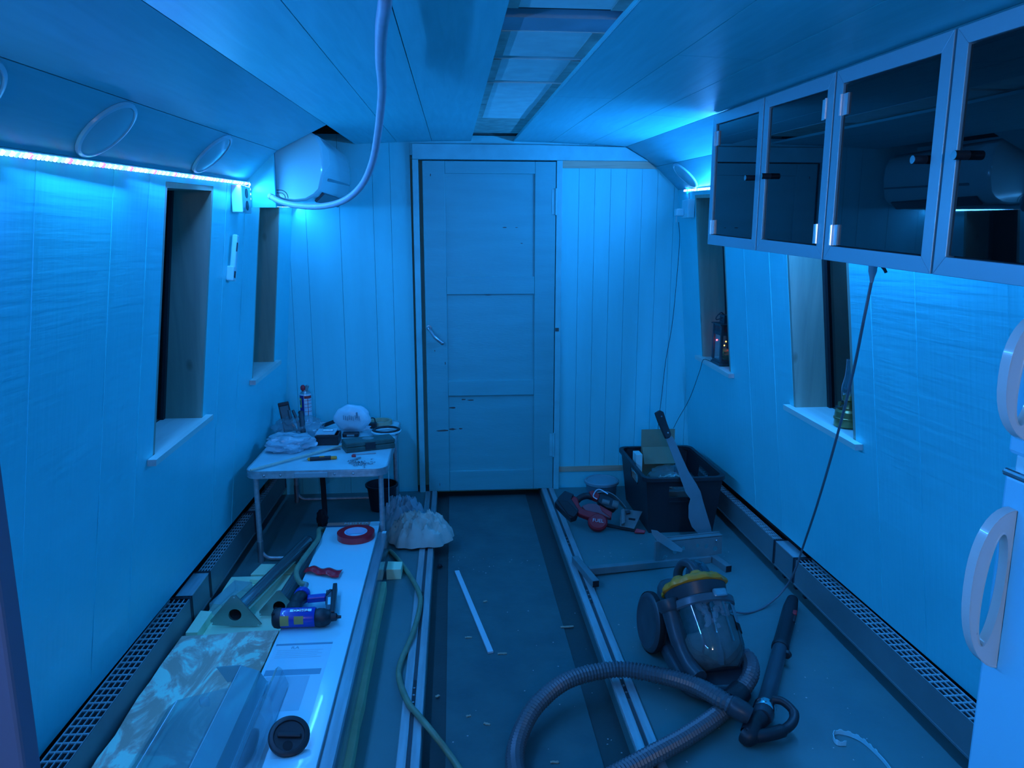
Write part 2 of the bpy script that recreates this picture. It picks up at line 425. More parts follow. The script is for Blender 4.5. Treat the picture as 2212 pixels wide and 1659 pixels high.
# ---- windows: deep pine-lined reveals, black panes
def window(n, s, y0, y1):
    o = struct('window_%d' % n, W(s, (y0 + y1) / 2, zsill((y0 + y1) / 2)))
    def ring(y, z, d): return W(s, y, z) + Vector((s * d, 0, 0))
    D = 0.15; t = 0.018
    zt = lambda y: zk(y) - 0.035
    zs = lambda y: zsill(y)
    def board(ya, yb):      # upright reveal board, between ya and yb
        m = MB(); R = []
        for k in range(7):
            R.append([])
            for (y, d) in ((ya, 0.001), (yb, 0.001), (yb, D), (ya, D)):
                z = zs(y) + (zt(y) - zs(y)) * k / 6; R[-1].append(ring(y, z, d))
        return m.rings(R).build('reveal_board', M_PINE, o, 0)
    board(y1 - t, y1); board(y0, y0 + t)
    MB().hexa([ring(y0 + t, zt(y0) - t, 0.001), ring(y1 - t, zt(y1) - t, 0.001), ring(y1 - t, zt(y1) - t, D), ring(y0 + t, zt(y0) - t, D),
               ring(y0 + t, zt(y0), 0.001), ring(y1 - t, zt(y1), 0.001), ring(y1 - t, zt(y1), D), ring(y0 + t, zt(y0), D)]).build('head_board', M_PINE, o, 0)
    ya, yb = y0 - 0.045, y1 + 0.035
    sb = MB(); q = lambda y, d, dz: ring(y, zs(y) + dz, d)
    sb.hexa([q(y0 + t, -0.03, -0.022), q(y1 - t, -0.03, -0.022), q(y1 - t, D, -0.022), q(y0 + t, D, -0.022),
             q(y0 + t, -0.03, 0), q(y1 - t, -0.03, 0), q(y1 - t, D, 0), q(y0 + t, D, 0)])
    for a, b in ((ya, y0 + t), (y1 - t, yb)):
        sb.hexa([q(a, -0.03, -0.022), q(b, -0.03, -0.022), q(b, -0.001, -0.022), q(a, -0.001, -0.022),
                 q(a, -0.03, 0), q(b, -0.03, 0), q(b, -0.001, 0), q(a, -0.001, 0)])
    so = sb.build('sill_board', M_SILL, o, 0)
    MB().hexa([q(ya - 0.0008, -0.03, -0.022), q(ya, -0.03, -0.022), q(ya, -0.001, -0.022), q(ya - 0.0008, -0.001, -0.022),
               q(ya - 0.0008, -0.03, -0.0005), q(ya, -0.03, -0.0005), q(ya, -0.001, -0.0005), q(ya - 0.0008, -0.001, -0.0005)]).build('end_grain', M_PINEEND, so, 0)
    p = MB()
    p.hexa([ring(y0, zs(y0), D), ring(y1, zs(y1), D), ring(y1, zs(y1), D + 0.006), ring(y0, zs(y0), D + 0.006),
            ring(y0, zt(y0), D), ring(y1, zt(y1), D), ring(y1, zt(y1), D + 0.006), ring(y0, zt(y0), D + 0.006)])
    p.build('pane', M_GLASS_D, o, 0)
    f = MB()
    for a, b in ((y0 + t, y0 + t + 0.02), (y1 - t - 0.02, y1 - t)):
        f.hexa([ring(a, zs(a), D - 0.012), ring(b, zs(b), D - 0.012), ring(b, zs(b), D), ring(a, zs(a), D),
                ring(a, zt(a) - t, D - 0.012), ring(b, zt(b) - t, D - 0.012), ring(b, zt(b) - t, D), ring(a, zt(a) - t, D)])
    f.build('window_frame', M_BLACK, o, 0)
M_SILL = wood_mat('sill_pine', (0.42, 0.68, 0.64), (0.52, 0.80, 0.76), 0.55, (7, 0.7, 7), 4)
for i, (s, (a, b)) in enumerate([(-1, WIN[0]), (-1, WIN[1]), (1, WIN[0]), (1, WIN[1])]): window(i + 1, s, a, b)

# ---- ceiling: planks along the boat, open slot with insulation boards, two coving panels a side
ce = struct('ceiling', (XC, 1.1, 2.0))
def plank(x0, x1, y0, y1, name='plank', m=M_CEIL, th=0.012, lift=0.0):
    g = 0.0012; x0 += g; x1 -= g; y0 += g; y1 -= g
    k = lambda x, y, dz: (x, y, zceil(x, y) + dz + lift)
    return MB().hexa([k(x0, y0, 0), k(x1, y0, 0), k(x1, y1, 0), k(x0, y1, 0), k(x0, y0, th), k(x1, y0, th), k(x1, y1, th), k(x0, y1, th)]).build(name, m, ce, 0)
lx = [-0.540, -0.305, -0.109, 0.113]; rx = [0.350, 0.562, 0.780, 0.999]
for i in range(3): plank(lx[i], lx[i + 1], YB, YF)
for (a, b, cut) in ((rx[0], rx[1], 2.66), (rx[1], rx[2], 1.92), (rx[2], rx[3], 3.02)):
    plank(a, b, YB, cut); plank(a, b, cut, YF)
# insulation boards above the slot
M_FOAMC = mat('insulation_pale', (0.50, 0.92, 0.90), 0.6, var=0.14, vscale=14)
M_FOAMD = mat('insulation_dark', (0.26, 0.52, 0.62), 0.6, var=0.2, vscale=9)
M_FOAMS = mat('insulation_stained', (0.32, 0.60, 0.54), 0.7, var=0.35, vscale=18)
M_TRAY = mat('slot_batten', (0.10, 0.13, 0.12), 0.8, var=0.4, vscale=12)
slots = [(-1.5, -0.9, M_FOAMC), (-0.86, -0.2, M_FOAMC), (-0.16, 0.5, M_FOAMC), (0.54, 1.10, M_FOAMC), (1.13, 1.585, M_FOAMC), (1.66, 1.775, M_FOAMD), (1.778, 2.055, M_FOAMC), (2.10, 2.44, M_FOAMC),
         (2.475, 2.965, M_FOAMC), (2.972, 3.42, M_FOAMC), (3.425, 4.05, M_FOAMS)]
for a, b, m in slots:
    plank(0.085, 0.385, a, b, 'insulation_board', m, 0.03, 0.012 + 0.003 * random.random())
    if m is M_FOAMC:      # a darker untaped margin each side
        plank(0.086, 0.138, a + 0.002, b - 0.002, 'board_margin', M_FOAMS, 0.001, 0.0105)
        plank(0.322, 0.384, a + 0.002, b - 0.002, 'board_margin', M_FOAMS, 0.001, 0.0105)
plank(0.05, 0.42, YB, YF + 0.2, 'slot_back', M_TRAY, 0.02, 0.07)
for y in (1.60, 1.645, 2.078, 2.458, 4.10, 4.20, 4.33):
    plank(0.085, 0.385, y - 0.014, y + 0.014, 'slot_batten', M_TRAY, 0.025, 0.03)
plank(0.3515, 0.3545, YB, YF, 'slot_edge', M_WPLAS, 0.010, -0.001)
# coving
prof = [(1.108, 1.808), (0.971, 1.938), (0.785, 2.045)]
profL = [(1.108, 1.808), (0.971, 1.938), (0.754, 2.047)]
def coving(s, i, y0, y1):
    (h0, z0), (h1, z1) = (profL if s < 0 else prof)[i:i + 2]
    d = Vector((s * (z1 - z0), 0, (h0 - h1))).normalized() * 0.01
    e = Vector((h1 - h0, z1 - z0)).normalized() * 0.0012      # open joint between neighbouring panels
    p = lambda h, z, y: Vector((XC + s * h, y, z + S(y)))
    a0, a1 = (h0 + e.x, z0 + e.y), (h1 - e.x, z1 - e.y)
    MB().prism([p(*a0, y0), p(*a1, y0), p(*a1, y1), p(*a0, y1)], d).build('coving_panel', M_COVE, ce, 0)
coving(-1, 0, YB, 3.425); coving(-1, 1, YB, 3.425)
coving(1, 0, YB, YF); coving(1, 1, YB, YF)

# ---- forward bulkhead of upright boards
wf = struct('wall_far', (XC, YF, 0))
bx = [-1.20, -1.03, -0.93, -0.83, -0.64, -0.45, -0.35, -0.235]
for a, b in zip(bx[:-1], bx[1:]): MB().box(a + 0.0008, b - 0.0008, YF + 0.004 * ((a * 7) % 1 > .5) * .2, YF + 0.02, 0.0, 2.10).build('board', M_FARW, wf, 0)
bx = [0.632, 0.735, 0.828, 0.921, 1.014, 1.107, 1.20, 1.30, 1.42, 1.56]
for a, b in zip(bx[:-1], bx[1:]): MB().box(a + 0.0008, b - 0.0008, YF, YF + 0.02, 0.135, 2.10).build('board', M_FARW, wf, 0)
MB().box(0.632, 1.56, YF - 0.002, YF + 0.02, 0.0, 0.105).build('plinth_board', M_FARW, wf, 0)
MB().box(-0.235, 0.632, YF, YF + 0.02, 1.99, 2.10).build('board', M_FARW, wf, 0)
MB().box(0.636, 1.47, YF - 0.008, YF, 0.105, 0.137).build('trim_1', M_OAK)['kind'] = 'structure'
MB().prism([(-0.221, YF - 0.035, 1.965), (1.132, YF - 0.035, 1.965), (0.996, YF - 0.035, 2.041), (0.5, YF - 0.035, 2.049), (-0.221, YF - 0.035, 2.049)], (0, 0.0345, 0)).build('trim_2', M_TRIMW, None, 0, 0.003)['kind'] = 'structure'
MB().prism([(0.636, YF - 0.012, 1.925), (1.190, YF - 0.012, 1.925), (1.134, YF - 0.012, 1.9645), (0.636, YF - 0.012, 1.9645)], (0, 0.0115, 0)).build('trim_3', M_OAK, None, 0)['kind'] = 'structure'
MB().box(-0.222, -0.188, YF - 0.03, YF + 0.02, 0.0, 1.9645).build('trim_4', M_TRIMW, None, 0, 0.003)['kind'] = 'structure'
MB().box(0.600, 0.634, YF - 0.03, YF + 0.02, 0.0, 1.9645).build('trim_5', M_TRIMW, None, 0, 0.003)['kind'] = 'structure'
MB().box(-0.4, 0.9, YF + 0.12, YF + 0.14, -0.14, 2.1).build('wall_beyond', M_FARW)['kind'] = 'structure'

# ---- ledged door with three sunk panels
dr = struct('door_1', (XC, YF - 0.015, 0.006))
dx0, dx1, dz0, dz1 = -0.166, 0.596, 0.006, 1.958
yA, yB = YF - 0.026, YF + 0.010
zz = [dz0, 0.130, 0.600, 0.692, 1.206, 1.308, 1.890, dz1]
sl, sr = -0.040, 0.476
MB().box(dx0, sl, yA, yB, dz0, dz1).build('stile', M_DOOR, dr, 0, 0.0025)
MB().box(sr, dx1, yA, yB, dz0, dz1).build('stile', M_DOOR, dr, 0, 0.0025)
for i in (0, 2, 4, 6): MB().box(sl + 0.0006, sr - 0.0006, yA + 0.0008, yB, zz[i], zz[i + 1]).build('rail', M_DOOR, dr, 0, 0.0025)
for i in (1, 3, 5):
    MB().box(sl, sr, yA + 0.014, yB - 0.004, zz[i], zz[i + 1]).build('panel', M_DOOR, dr, 0)
# worn patches of bare timber
M_WORN = mat('worn_timber', (0.10, 0.10, 0.09), 0.8)
def chip(x, z, wd, hh, dy):
    n = 9; P = []
    for k in range(n):
        a = 2 * math.pi * k / n; r = 0.6 + 0.5 * random.random(); P.append((x + wd / 2 * math.cos(a) * r, yA + dy - 0.0004, z + hh / 2 * math.sin(a) * r))
    MB().prism(P, (0, 0.0006, 0)).build('paint_chip', M_WORN, dr, 0)
for x, z, wd, hh, dy in [(-0.075, 0.388, 0.10, 0.012, 0), (-0.02, 0.392, 0.06, 0.014, .014), (0.03, 0.394, 0.03, 0.01, .014), (-0.015, 0.525, 0.045, 0.014, .014),
                         (0.05, 0.575, 0.03, 0.01, .014), (0.095, 0.570, 0.05, 0.008, .014), (0.30, 1.59, 0.03, 0.006, .014), (0.37, 1.59, 0.02, 0.005, .014), (0.40, 1.50, 0.016, 0.006, .014),
                         (-0.12, 1.88, 0.006, 0.02, 0), (-0.115, 0.875, 0.007, 0.012, 0), (-0.055, 0.80, 0.006, 0.02, 0), (0.20, 1.20, 0.05, 0.005, .014), (-0.10, 0.05, 0.005, 0.03, 0)]:
    chip(x, z, wd, hh, dy)
# lever handle
hd = MB(); a = PY(927, 709, yA - 0.012); b = PY(955, 741, yA - 0.035)
hd.tube(catmull([Vector((a.x, yA, a.z)), a + Vector((0, -0.02, 0)), (a + b) / 2 + Vector((-0.006, -0.022, -0.004)), b], 6), [0.010] * 6 + [0.009] * 6 + [0.011] * 6 + [0.011], 10)
ho = hd.build('handle', M_STEEL, dr)
MB().lathe([(0.016, 0), (0.016, 0.004), (0.009, 0.006)], (a.x, yA, a.z), (0, -1, 0)).build('rosette', M_STEEL, ho)
MB().ball(b, 0.013).build('handle_end', M_STEEL, ho)
for z in (1.735, 0.285):
    h = MB().cyl((0.598, yA - 0.006, z - 0.075), (0.598, yA - 0.006, z + 0.075), 0.007, n=12).box(0.574, 0.597, yA - 0.0025, yA, z - 0.07, z + 0.07)
    h.build('hinge', M_TRIMW, dr)
MB().box(0.601, 0.622, YF - 0.034, YF - 0.030, 0.985, 1.005).build('latch_plate', M_WORN, dr, 0)

# ---- aft end and the near post at the left of the view
MB().box(-1.3, 1.75, YB - 0.02, YB, 0, 2.1).build('wall_back', M_FARW)['kind'] = 'structure'
MB().box(-0.80, -0.440, 0.70, 0.73, 0.0, 1.62).build('trim_6', mat('partition_edge', (0.13, 0.13, 0.19), 0.7), None, 0, 0.004)['kind'] = 'structure'

# ---- boxed-in end below the coving, carries the air conditioner
bxm = MB()
y0 = 3.425; zb = 1.655
pf = lambda h, z: Vector((XC - h, y0, z + S(y0)))
zlow = zb
poly = [Vector((XC - 1.118, y0, zlow)), Vector((-0.795, y0, zlow)), Vector((-0.795, y0, 1.885)), pf(1.108, 1.808)]
bxm.prism(poly, (0, 0.016, 0)).build('trim_7', M_WALL, None, 0)['kind'] = 'structure'
MB().box(-0.795, -0.775, y0, y0 + 0.022, zlow, 1.915).build('trim_8', M_FARW, None, 0)['kind'] = 'structure'
MB().hexa([(-0.80, 3.442, 1.66), (-0.785, 3.442, 1.66), (-0.785, YF, 1.70), (-0.80, YF, 1.70), (-0.80, 3.442, 2.02), (-0.785, 3.442, 2.02), (-0.785, YF, 2.06), (-0.80, YF, 2.06)]).build('trim_9', M_FARW, None, 0)['kind'] = 'structure'
# ================================================================== FIXED THINGS
# ---- RGB tape lights
LEDM = [emis('led_red', (1.0, 0.10, 0.35), 4), emis('led_green', (0.10, 1.0, 0.75), 4), emis('led_blue', (0.12, 0.22, 1.0), 5), emis('led_cyan', (0.35, 0.95, 1.0), 4)]
M_LEDBLOOM = emis('led_bloom', (0.30, 0.70, 1.0), 1.6)
M_TAPE = mat('led_tape', (0.6, 0.8, 0.85), 0.4)
def led_strip(label, runs, group='RGB tape lights'):
    """runs: (start, end, facing, seed) in world space"""
    o = thing('led_strip', label, 'light strip', runs[0][0], group=group)
    parts = {0: MB(), 1: MB(), 2: MB(), 3: MB()}; tp = MB(); sl_ = MB()
    for a, b, nrm in runs:
        a = Vector(a); b = Vector(b); n = Vector(nrm).normalized()
        tp.bar(a, b, 0.014, 0.002, n); sl_.bar(a + n * 0.0022, b + n * 0.0022, 0.009, 0.002, n)
        L = (b - a).length; k = max(1, int(L / 0.0167))
        for i in range(k):
            c = a.lerp(b, (i + 0.5) / k) + n * 0.0044
            dd = (b - a).normalized() * 0.0042
            parts[(3, 2, 3, 2, 3, 1, 2, 3, 0, 2)[i % 10]].bar(c - dd, c + dd, 0.011, 0.004, n)
    tp.build('tape', M_TAPE, o, 0); sl_.build('glow_core', M_LEDBLOOM, o, 0)  # glowing core added to imitate the bloom along the tape
    for i, nm in enumerate(('red_chips', 'green_chips', 'blue_chips', 'cyan_chips')):
        if parts[i].f: parts[i].build(nm, LEDM[i], o, 0, kind='stuff')
    return o
kn = lambda s, y, dx=0.012, dz=-0.010: Vector((XC + s * (1.108 - dx), y, zk(y) + dz))
eL = kn(-1, 3.385)
led_strip('long glowing tape light under the left coving, bent down at the boxed end', [
    (kn(-1, -1.3), eL, (0.75, 0, -0.66)), (eL + Vector((0.004, 0.012, 0.006)), eL + Vector((0.002, 0.012, -0.075)), (1, 0, 0))])
led_strip('short tape light hidden on the wall below the air conditioner', [(W(-1, 3.45, 1.668) + Vector((0.010, 0, 0)), W(-1, YF - 0.01, 1.708) + Vector((0.010, 0, 0)), (0.75, 0, -0.66))])
led_strip('tape light along the right coving, running behind the glass cabinets', [(kn(1, 0.2, 0.010), kn(1, 2.88, 0.010), (-0.25, 0, -0.97)), (kn(1, 2.89, 0.010), kn(1, 4.235, 0.010), (-0.8, 0, 0.35))])

# ---- air conditioner on the left, its end facing the cabin
ac = thing('air_conditioner', 'white split air conditioner high in the corner beside the door', 'air conditioner', (-0.68, 3.92, 1.68))
def acprof(ins):       # section in x,z: back at left, rounded nose at right
    P = [(-0.785 + ins, 1.985 - ins), (-0.785 + ins, 1.690 + ins)]
    P += [(-0.70, 1.683 + ins), (-0.650 - ins * .3, 1.688 + ins), (-0.610 - ins * .6, 1.708 + ins), (-0.585 - ins, 1.740), (-0.570 - ins, 1.80), (-0.566 - ins, 1.86), (-0.571 - ins, 1.92), (-0.590 - ins, 1.965 - ins * .5), (-0.63, 1.99 - ins), (-0.70, 1.993 - ins)]
    return P
ya, yb = 3.462, 4.36
R = []
for y, ins in ((ya, 0.010), (ya + 0.008, 0.002), (ya + 0.02, 0.0), (yb - 0.02, 0.0), (yb, 0.008)):
    R.append([(x, y, z + S(y) * 0.5 + 0.02) for x, z in acprof(ins)])
MB().rings(R).build('body', M_WPLAS, ac, 40)
# separate front fascia, a proud curved skin with a shadow gap
fr = MB(); Rf = []
for y in (ya + 0.010, ya + 0.022, yb - 0.03, yb - 0.012):
    ins = -0.007 if 0.02 < y - ya < 0.86 else -0.002
    sec = [(-0.622, 1.712), (-0.596, 1.735), (-0.577, 1.80), (-0.572, 1.86), (-0.577, 1.92), (-0.598, 1.968)]
    o_ = [(x - ins, y, z + S(y) * 0.5 + 0.02) for x, z in sec]; i_ = [(x - 0.010, y, z + S(y) * 0.5 + 0.02) for x, z in sec]
    Rf.append(o_ + i_[::-1])
fp = fr.rings(Rf).build('front_panel', M_WPLAS, ac, 40)
MB().hexa([(-0.590, ya + 0.14, 1.770), (-0.578, ya + 0.14, 1.790), (-0.578, yb - 0.02, 1.815), (-0.590, yb - 0.02, 1.795), (-0.586, ya + 0.14, 1.766), (-0.566, ya + 0.14, 1.795), (-0.566, yb - 0.02, 1.822), (-0.586, yb - 0.02, 1.79)]).build('display_stripe', mat('display_grey', (0.10, 0.30, 0.34), 0.3), fp)
MB().obox((-0.612, 3.93, 1.713), (0.055, 0.74, 0.012), Euler((0.021, -0.75, 0)).to_matrix()).build('louvre', mat('louvre_grey', (0.06, 0.10, 0.12), 0.4), ac, 0, 0.002)
# pipe knock-out lines on the end
for r in (0.020, 0.032):
    pts = []
    for k in range(9):
        a = math.pi / 2 * k / 8; pts.append(Vector((-0.760 + r * math.sin(a), ya - 0.0004, 1.700 + r * math.cos(a))))
    pts = [Vector((-0.776, ya - 0.0004, 1.700 + r))] + pts + [Vector((-0.760 + r, ya - 0.0004, 1.697))]
    MB().tube(pts, 0.0013, 5).build('knockout_line', M_BLACK, ac)

# ---- limp hose from the roof to the boxed end
hp = [PY(584, 424, 3.405), PY(610, 437, 3.36), PY(650, 445, 3.27), PY(700, 445, 3.15), PY(745, 432, 3.03), PY(780, 402, 2.90), PY(803, 355, 2.74), PY(816, 290, 2.52), PY(825, 200, 2.20), PY(822, 130, 1.80), PY(824, 60, 1.54), PY(832, 0, 1.36)]
e = hp[-1]; hp.append(Vector((e.x + 0.003, 1.30, zceil(e.x, 1.30) - 0.006)))
pth = resample(catmull(hp, 8), 0.02)
ho = thing('hose', 'limp pale grey hose looping from the roof slot to the air conditioner', 'hose', hp[0])
MB().tube(pth, 0.0125, 12).build('tube', mat('hose_pale', (0.34, 0.42, 0.52), 0.5, var=0.1, vscale=30), ho)
MB().cyl(pth[0] - (pth[1] - pth[0]).normalized() * 0.004, pth[0] + (pth[1] - pth[0]) * 0.5, 0.0138, n=12).build('cut_end', mat('hose_end', (0.35, 0.42, 0.5), 0.6), ho)
MB().cyl((e.x + 0.003, 1.302, zceil(e.x, 1.30) - 0.004), (e.x + 0.003, 1.302, zceil(e.x, 1.30) - 0.0005), 0.022, n=16).build('roof_grommet', M_STEEL, ho)

# ---- boxes on the walls
def on_wall(s, y, z): return W(s, y, z)
so = thing('socket_box', 'white surface socket box right under the end of the tape light', 'socket', W(-1, 3.27, 1.62))
p = W(-1, 3.27, 1.68)
MB().box(p.x + 0.002, p.x + 0.046, 3.20, 3.335, 1.625, 1.735).build('housing', M_WPLAS, so, 0, 0.004)
for z in (1.655, 1.705): MB().cyl((p.x + 0.045, 3.27, z), (p.x + 0.0475, 3.27, z), 0.02, n=16).build('socket_face', M_BLACK, so)
hs = thing('wall_handset', 'slim white handset clipped in a bracket between the left windows', 'handset', W(-1, 3.20, 1.34))
a = W(-1, 3.205, 1.355); b = W(-1, 3.235, 1.535)
MB().bar(a + Vector((0.020, 0, 0)), b + Vector((0.018, 0, 0)), 0.030, 0.022, (1, 0, 0.1)).build('handle_grip', M_WPLAS, hs, 0, 0.006)
MB().bar(a + Vector((0.014, 0, -0.01)), a.lerp(b, 0.28) + Vector((0.014, 0, 0)), 0.046, 0.030, (1, 0, 0.1)).build('bracket', M_WPLAS, hs, 0, 0.005)
MB().bar(a.lerp(b, 0.62) + Vector((0.030, -0.012, 0)), a.lerp(b, 0.82) + Vector((0.030, -0.012, 0)), 0.008, 0.003, (1, 0, 0.1)).build('grip_slot', M_BLACK, hs, 0)
MB().bar(a.lerp(b, 0.02) + Vector((0.031, -0.008, 0)), a.lerp(b, 0.17) + Vector((0.031, -0.008, 0)), 0.014, 0.002, (1, 0, 0.1)).build('bracket_window', M_BLACK, hs, 0)
s2 = thing('socket_box', 'white socket box under the tape light beside the glass cabinets', 'socket', W(1, 4.145, 1.64))
p = W(1, 4.145, 1.69)
MB().box(p.x - 0.042, p.x - 0.002, 4.092, 4.198, 1.638, 1.738).build('housing', M_WPLAS, s2, 0, 0.004)
MB().cyl((p.x - 0.02, 4.145, 1.738), (p.x - 0.02, 4.145, 1.778), 0.006, n=8).build('conduit', M_WPLAS, s2)
ad = thing('plug_adapter', 'small white plug adapter sticking out of the right socket box', 'plug', (p.x - 0.06, 4.175, 1.64))
MB().box(p.x - 0.085, p.x - 0.0415, 4.152, 4.197, 1.650, 1.690).build('body', M_WPLAS, ad, 0, 0.005)
MB().box(p.x - 0.081, p.x - 0.076, 4.172, 4.178, 1.615, 1.6495).build('cable_stub', M_WPLAS, ad, 0)

# ---- round lights let into the lower coving (switched off)
def round_light(s, y, label, r=0.087):
    (h0, z0), (h1, z1) = prof[0], prof[1]
    c = Vector((XC + s * (h0 + h1) / 2, y, (z0 + z1) / 2 + S(y))) + Vector((-s * 0.0025, 0, 0.0025))
    n = Vector((-s * (z1 - z0), 0, -(h0 - h1))).normalized()
    o = thing('round_light', label, 'light', c, group='round lights in the coving')
    sd = (0, 1, 0.043)
    MB().lathe([(r, 0.0), (r + 0.002, 0.004), (r, 0.010), (r - 0.008, 0.012), (r - 0.010, 0.008)], c, n, 48, False, side=sd).build('rim', mat('light_rim', (0.26, 0.62, 0.70), 0.3), o)
    MB().lathe([(r - 0.010, 0.002), (r - 0.010, 0.009), (r * 0.6, 0.012), (r * 0.25, 0.0135), (0.004, 0.014)], c, n, 48, side=sd).build('diffuser', mat('diffuser', (0.20, 0.52, 0.56), 0.15), o)
for s, y, lb in ((-1, 1.92, 'round flush light in the left coving above the window'), (-1, 2.72, 'round flush light in the left coving nearest the boxed end'), (-1, 1.375, 'round flush light in the left coving over the bare wall'), (1, 4.02, 'round flush light in the right coving above the tape light')):
    round_light(s, y, lb)

# ---- four glass-fronted wall cabinets
M_HINGE = mat('hinge_metal', (0.75, 0.80, 0.82), 0.25, 0.6)
XF = 0.985
edges = [2.861, 2.387, 1.938, 1.475, 1.015]
clab = ['smoked glass wall cabinet at the end over the lantern window', 'smoked glass wall cabinet second from the bulkhead, above the oil lamp window', 'smoked glass wall cabinet above the hanging power cord', 'smoked glass wall cabinet above the fridge handles']
hng = ['far', 'near', 'far', 'near']
def cabinet(i):
    y1, y0 = edges[i] - 0.004, edges[i + 1] + 0.004
    ztop = lambda y: 1.970 + S(y) - S(2.837); zbt = lambda y: 1.497 + S(y) - S(2.866)
    o = thing('wall_cabinet', clab[i], 'cabinet', (1.13, (y0 + y1) / 2, zbt((y0 + y1) / 2)), group='glass-fronted wall cabinets')
    def hx(xa, xb, ya, yb, fa, fb):
        return [(xa, ya, fa(ya)), (xb, ya, fa(ya)), (xb, yb, fa(yb)), (xa, yb, fa(yb)), (xa, ya, fb(ya)), (xb, ya, fb(ya)), (xb, yb, fb(yb)), (xa, yb, fb(yb))]
    t = 0.014
    Zt = lambda y: ztop(y); Zb = lambda y: zbt(y)
    XBb, XBt = 1.262, 1.045
    cb = MB()
    cb.hexa(hx(XF + 0.02, XBb, y0, y1, Zb, lambda y: Zb(y) + t))
    cb.hexa(hx(XF + 0.02, XBt, y0, y1, lambda y: Zt(y) - t - 0.02, lambda y: Zt(y) - 0.02))
    def back(y, dy):     # sloping rear follows the coving
        zk_ = zk(y)
        return [(XF + 0.02, y, Zb(y) + t), (XBb, y, Zb(y) + t), (XBb, y, zk_ + 0.040), (1.183, y, zk_ + 0.118), (1.055, y, Zt(y) - t - 0.02), (XF + 0.02, y, Zt(y) - t - 0.02)]
    cb.prism(back(y0, 0), (0, t, t * 0.043)); cb.prism(back(y1 - t, 0), (0, t, t * 0.043))
    cb.hexa([(XBb - 0.006, y0 + t, Zb(y0) + t), (XBb, y0 + t, Zb(y0) + t), (XBb, y1 - t, Zb(y1) + t), (XBb - 0.006, y1 - t, Zb(y1) + t),
             (XBb - 0.006, y0 + t, zk(y0) + 0.036), (XBb, y0 + t, zk(y0) + 0.036), (XBb, y1 - t, zk(y1) + 0.036), (XBb - 0.006, y1 - t, zk(y1) + 0.036)])
    for (xa_, za_), (xb_, zb_) in (((XBb, 0.036), (1.183, 0.114)), ((1.183, 0.114), (1.058, 0.186))):
        cb.hexa([(xa_ - 0.006, y0 + t, zk(y0) + za_ - 0.006), (xa_, y0 + t, zk(y0) + za_), (xa_, y1 - t, zk(y1) + za_), (xa_ - 0.006, y1 - t, zk(y1) + za_ - 0.006),
                 (xb_ - 0.006, y0 + t, zk(y0) + zb_ - 0.006), (xb_, y0 + t, zk(y0) + zb_), (xb_, y1 - t, zk(y1) + zb_), (xb_ - 0.006, y1 - t, zk(y1) + zb_ - 0.006)])
    cb.build('carcass', M_CABIN, o, 0)
    fw = 0.036
    P = lambda y, z: Vector((XF, y, z))
    A = [(y0, Zb(y0)), (y1, Zb(y1)), (y1, Zt(y1)), (y0, Zt(y0))]
    B = [(y0 + fw, Zb(y0) + fw), (y1 - fw, Zb(y1) + fw), (y1 - fw, Zt(y1) - fw), (y0 + fw, Zt(y0) - fw)]
    for k in range(4):          # four mitred frame members
        j = (k + 1) % 4
        MB().prism([P(*A[k]), P(*A[j]), P(*B[j]), P(*B[k])], (0.0195, 0, 0)).build('frame_bar', M_CAB, o, 0, 0.0012)
    q = [(y0 + fw + 0.002, Zb(y0) + fw + 0.003), (y1 - fw - 0.002, Zb(y1) + fw + 0.003), (y1 - fw - 0.002, Zt(y1) - fw - 0.003), (y0 + fw + 0.002, Zt(y0) - fw - 0.003)]
    gd = MB().prism([Vector((XF + 0.006, a_, b_)) for a_, b_ in q], (0.004, 0, 0)).build('glass_door', M_SMOKE, o, 0)
    far = hng[i] == 'far'
    yh = (y1 - fw - 0.012) if far else (y0 + fw + 0.012); yk = (y0 + fw + 0.026) if far else (y1 - fw - 0.026)
    for z in (Zt(yh) - fw - 0.050, Zb(yh) + fw + 0.030):
        MB().box(XF + 0.001, XF + 0.013, yh - 0.013, yh + 0.013, z - 0.026, z + 0.026).cyl((XF - 0.002, yh + (0.013 if far else -0.013), z - 0.026), (XF - 0.002, yh + (0.013 if far else -0.013), z + 0.026), 0.004, n=8).build('hinge', M_HINGE, gd, 0)
    zc_ = (Zt(yk) + Zb(yk)) / 2 - 0.005
    kb = MB().cyl((XF + 0.006, yk, zc_), (XF - 0.022, yk, zc_), 0.009, n=16).build('knob', M_BLACK, gd)
    MB().cyl((XF - 0.0222, yk, zc_), (XF - 0.0232, yk, zc_), 0.0085, n=16).build('knob_cap', M_CHROME, gd)
    MB().hexa(hx(XF + 0.03, 1.22, y0 + t, y1 - t, lambda y: Zb(y) + 0.20, lambda y: Zb(y) + 0.212)).build('shelf', M_CABIN, o, 0)
for i in range(4): cabinet(i)

# ---- fridge at the right edge: doors face the aisle
fg = thing('fridge', 'white fridge freezer with two cream loop handles', 'fridge', (1.18, 0.82, 0))
FX, FY = 0.90, 1.105
MB().box(FX + 0.055, 1.325, 0.53, FY - 0.004, 0.03, 1.402).build('body', M_FRIDGE, fg, 0, 0.008)
MB().box(FX, FX + 0.050, 0.53, FY, 1.163, 1.402).build('freezer_door', M_FRIDGE, fg, 0, 0.008)
MB().box(FX, FX + 0.050, 0.53, FY, 0.05, 1.130).build('fridge_door', M_FRIDGE, fg, 0, 0.008)
MB().box(FX + 0.012, FX + 0.05, 0.54, FY - 0.006, 1.131, 1.162).build('door_gap', M_WPLAS, fg, 0, 0.004)
MB().box(FX - 0.004, FX + 0.040, 0.55, FY + 0.002, 1.125, 1.1385).build('chrome_lip', mat('iridescent_trim', (0.7, 0.8, 0.85), 0.08, 0.9), fg, 0, 0.005)
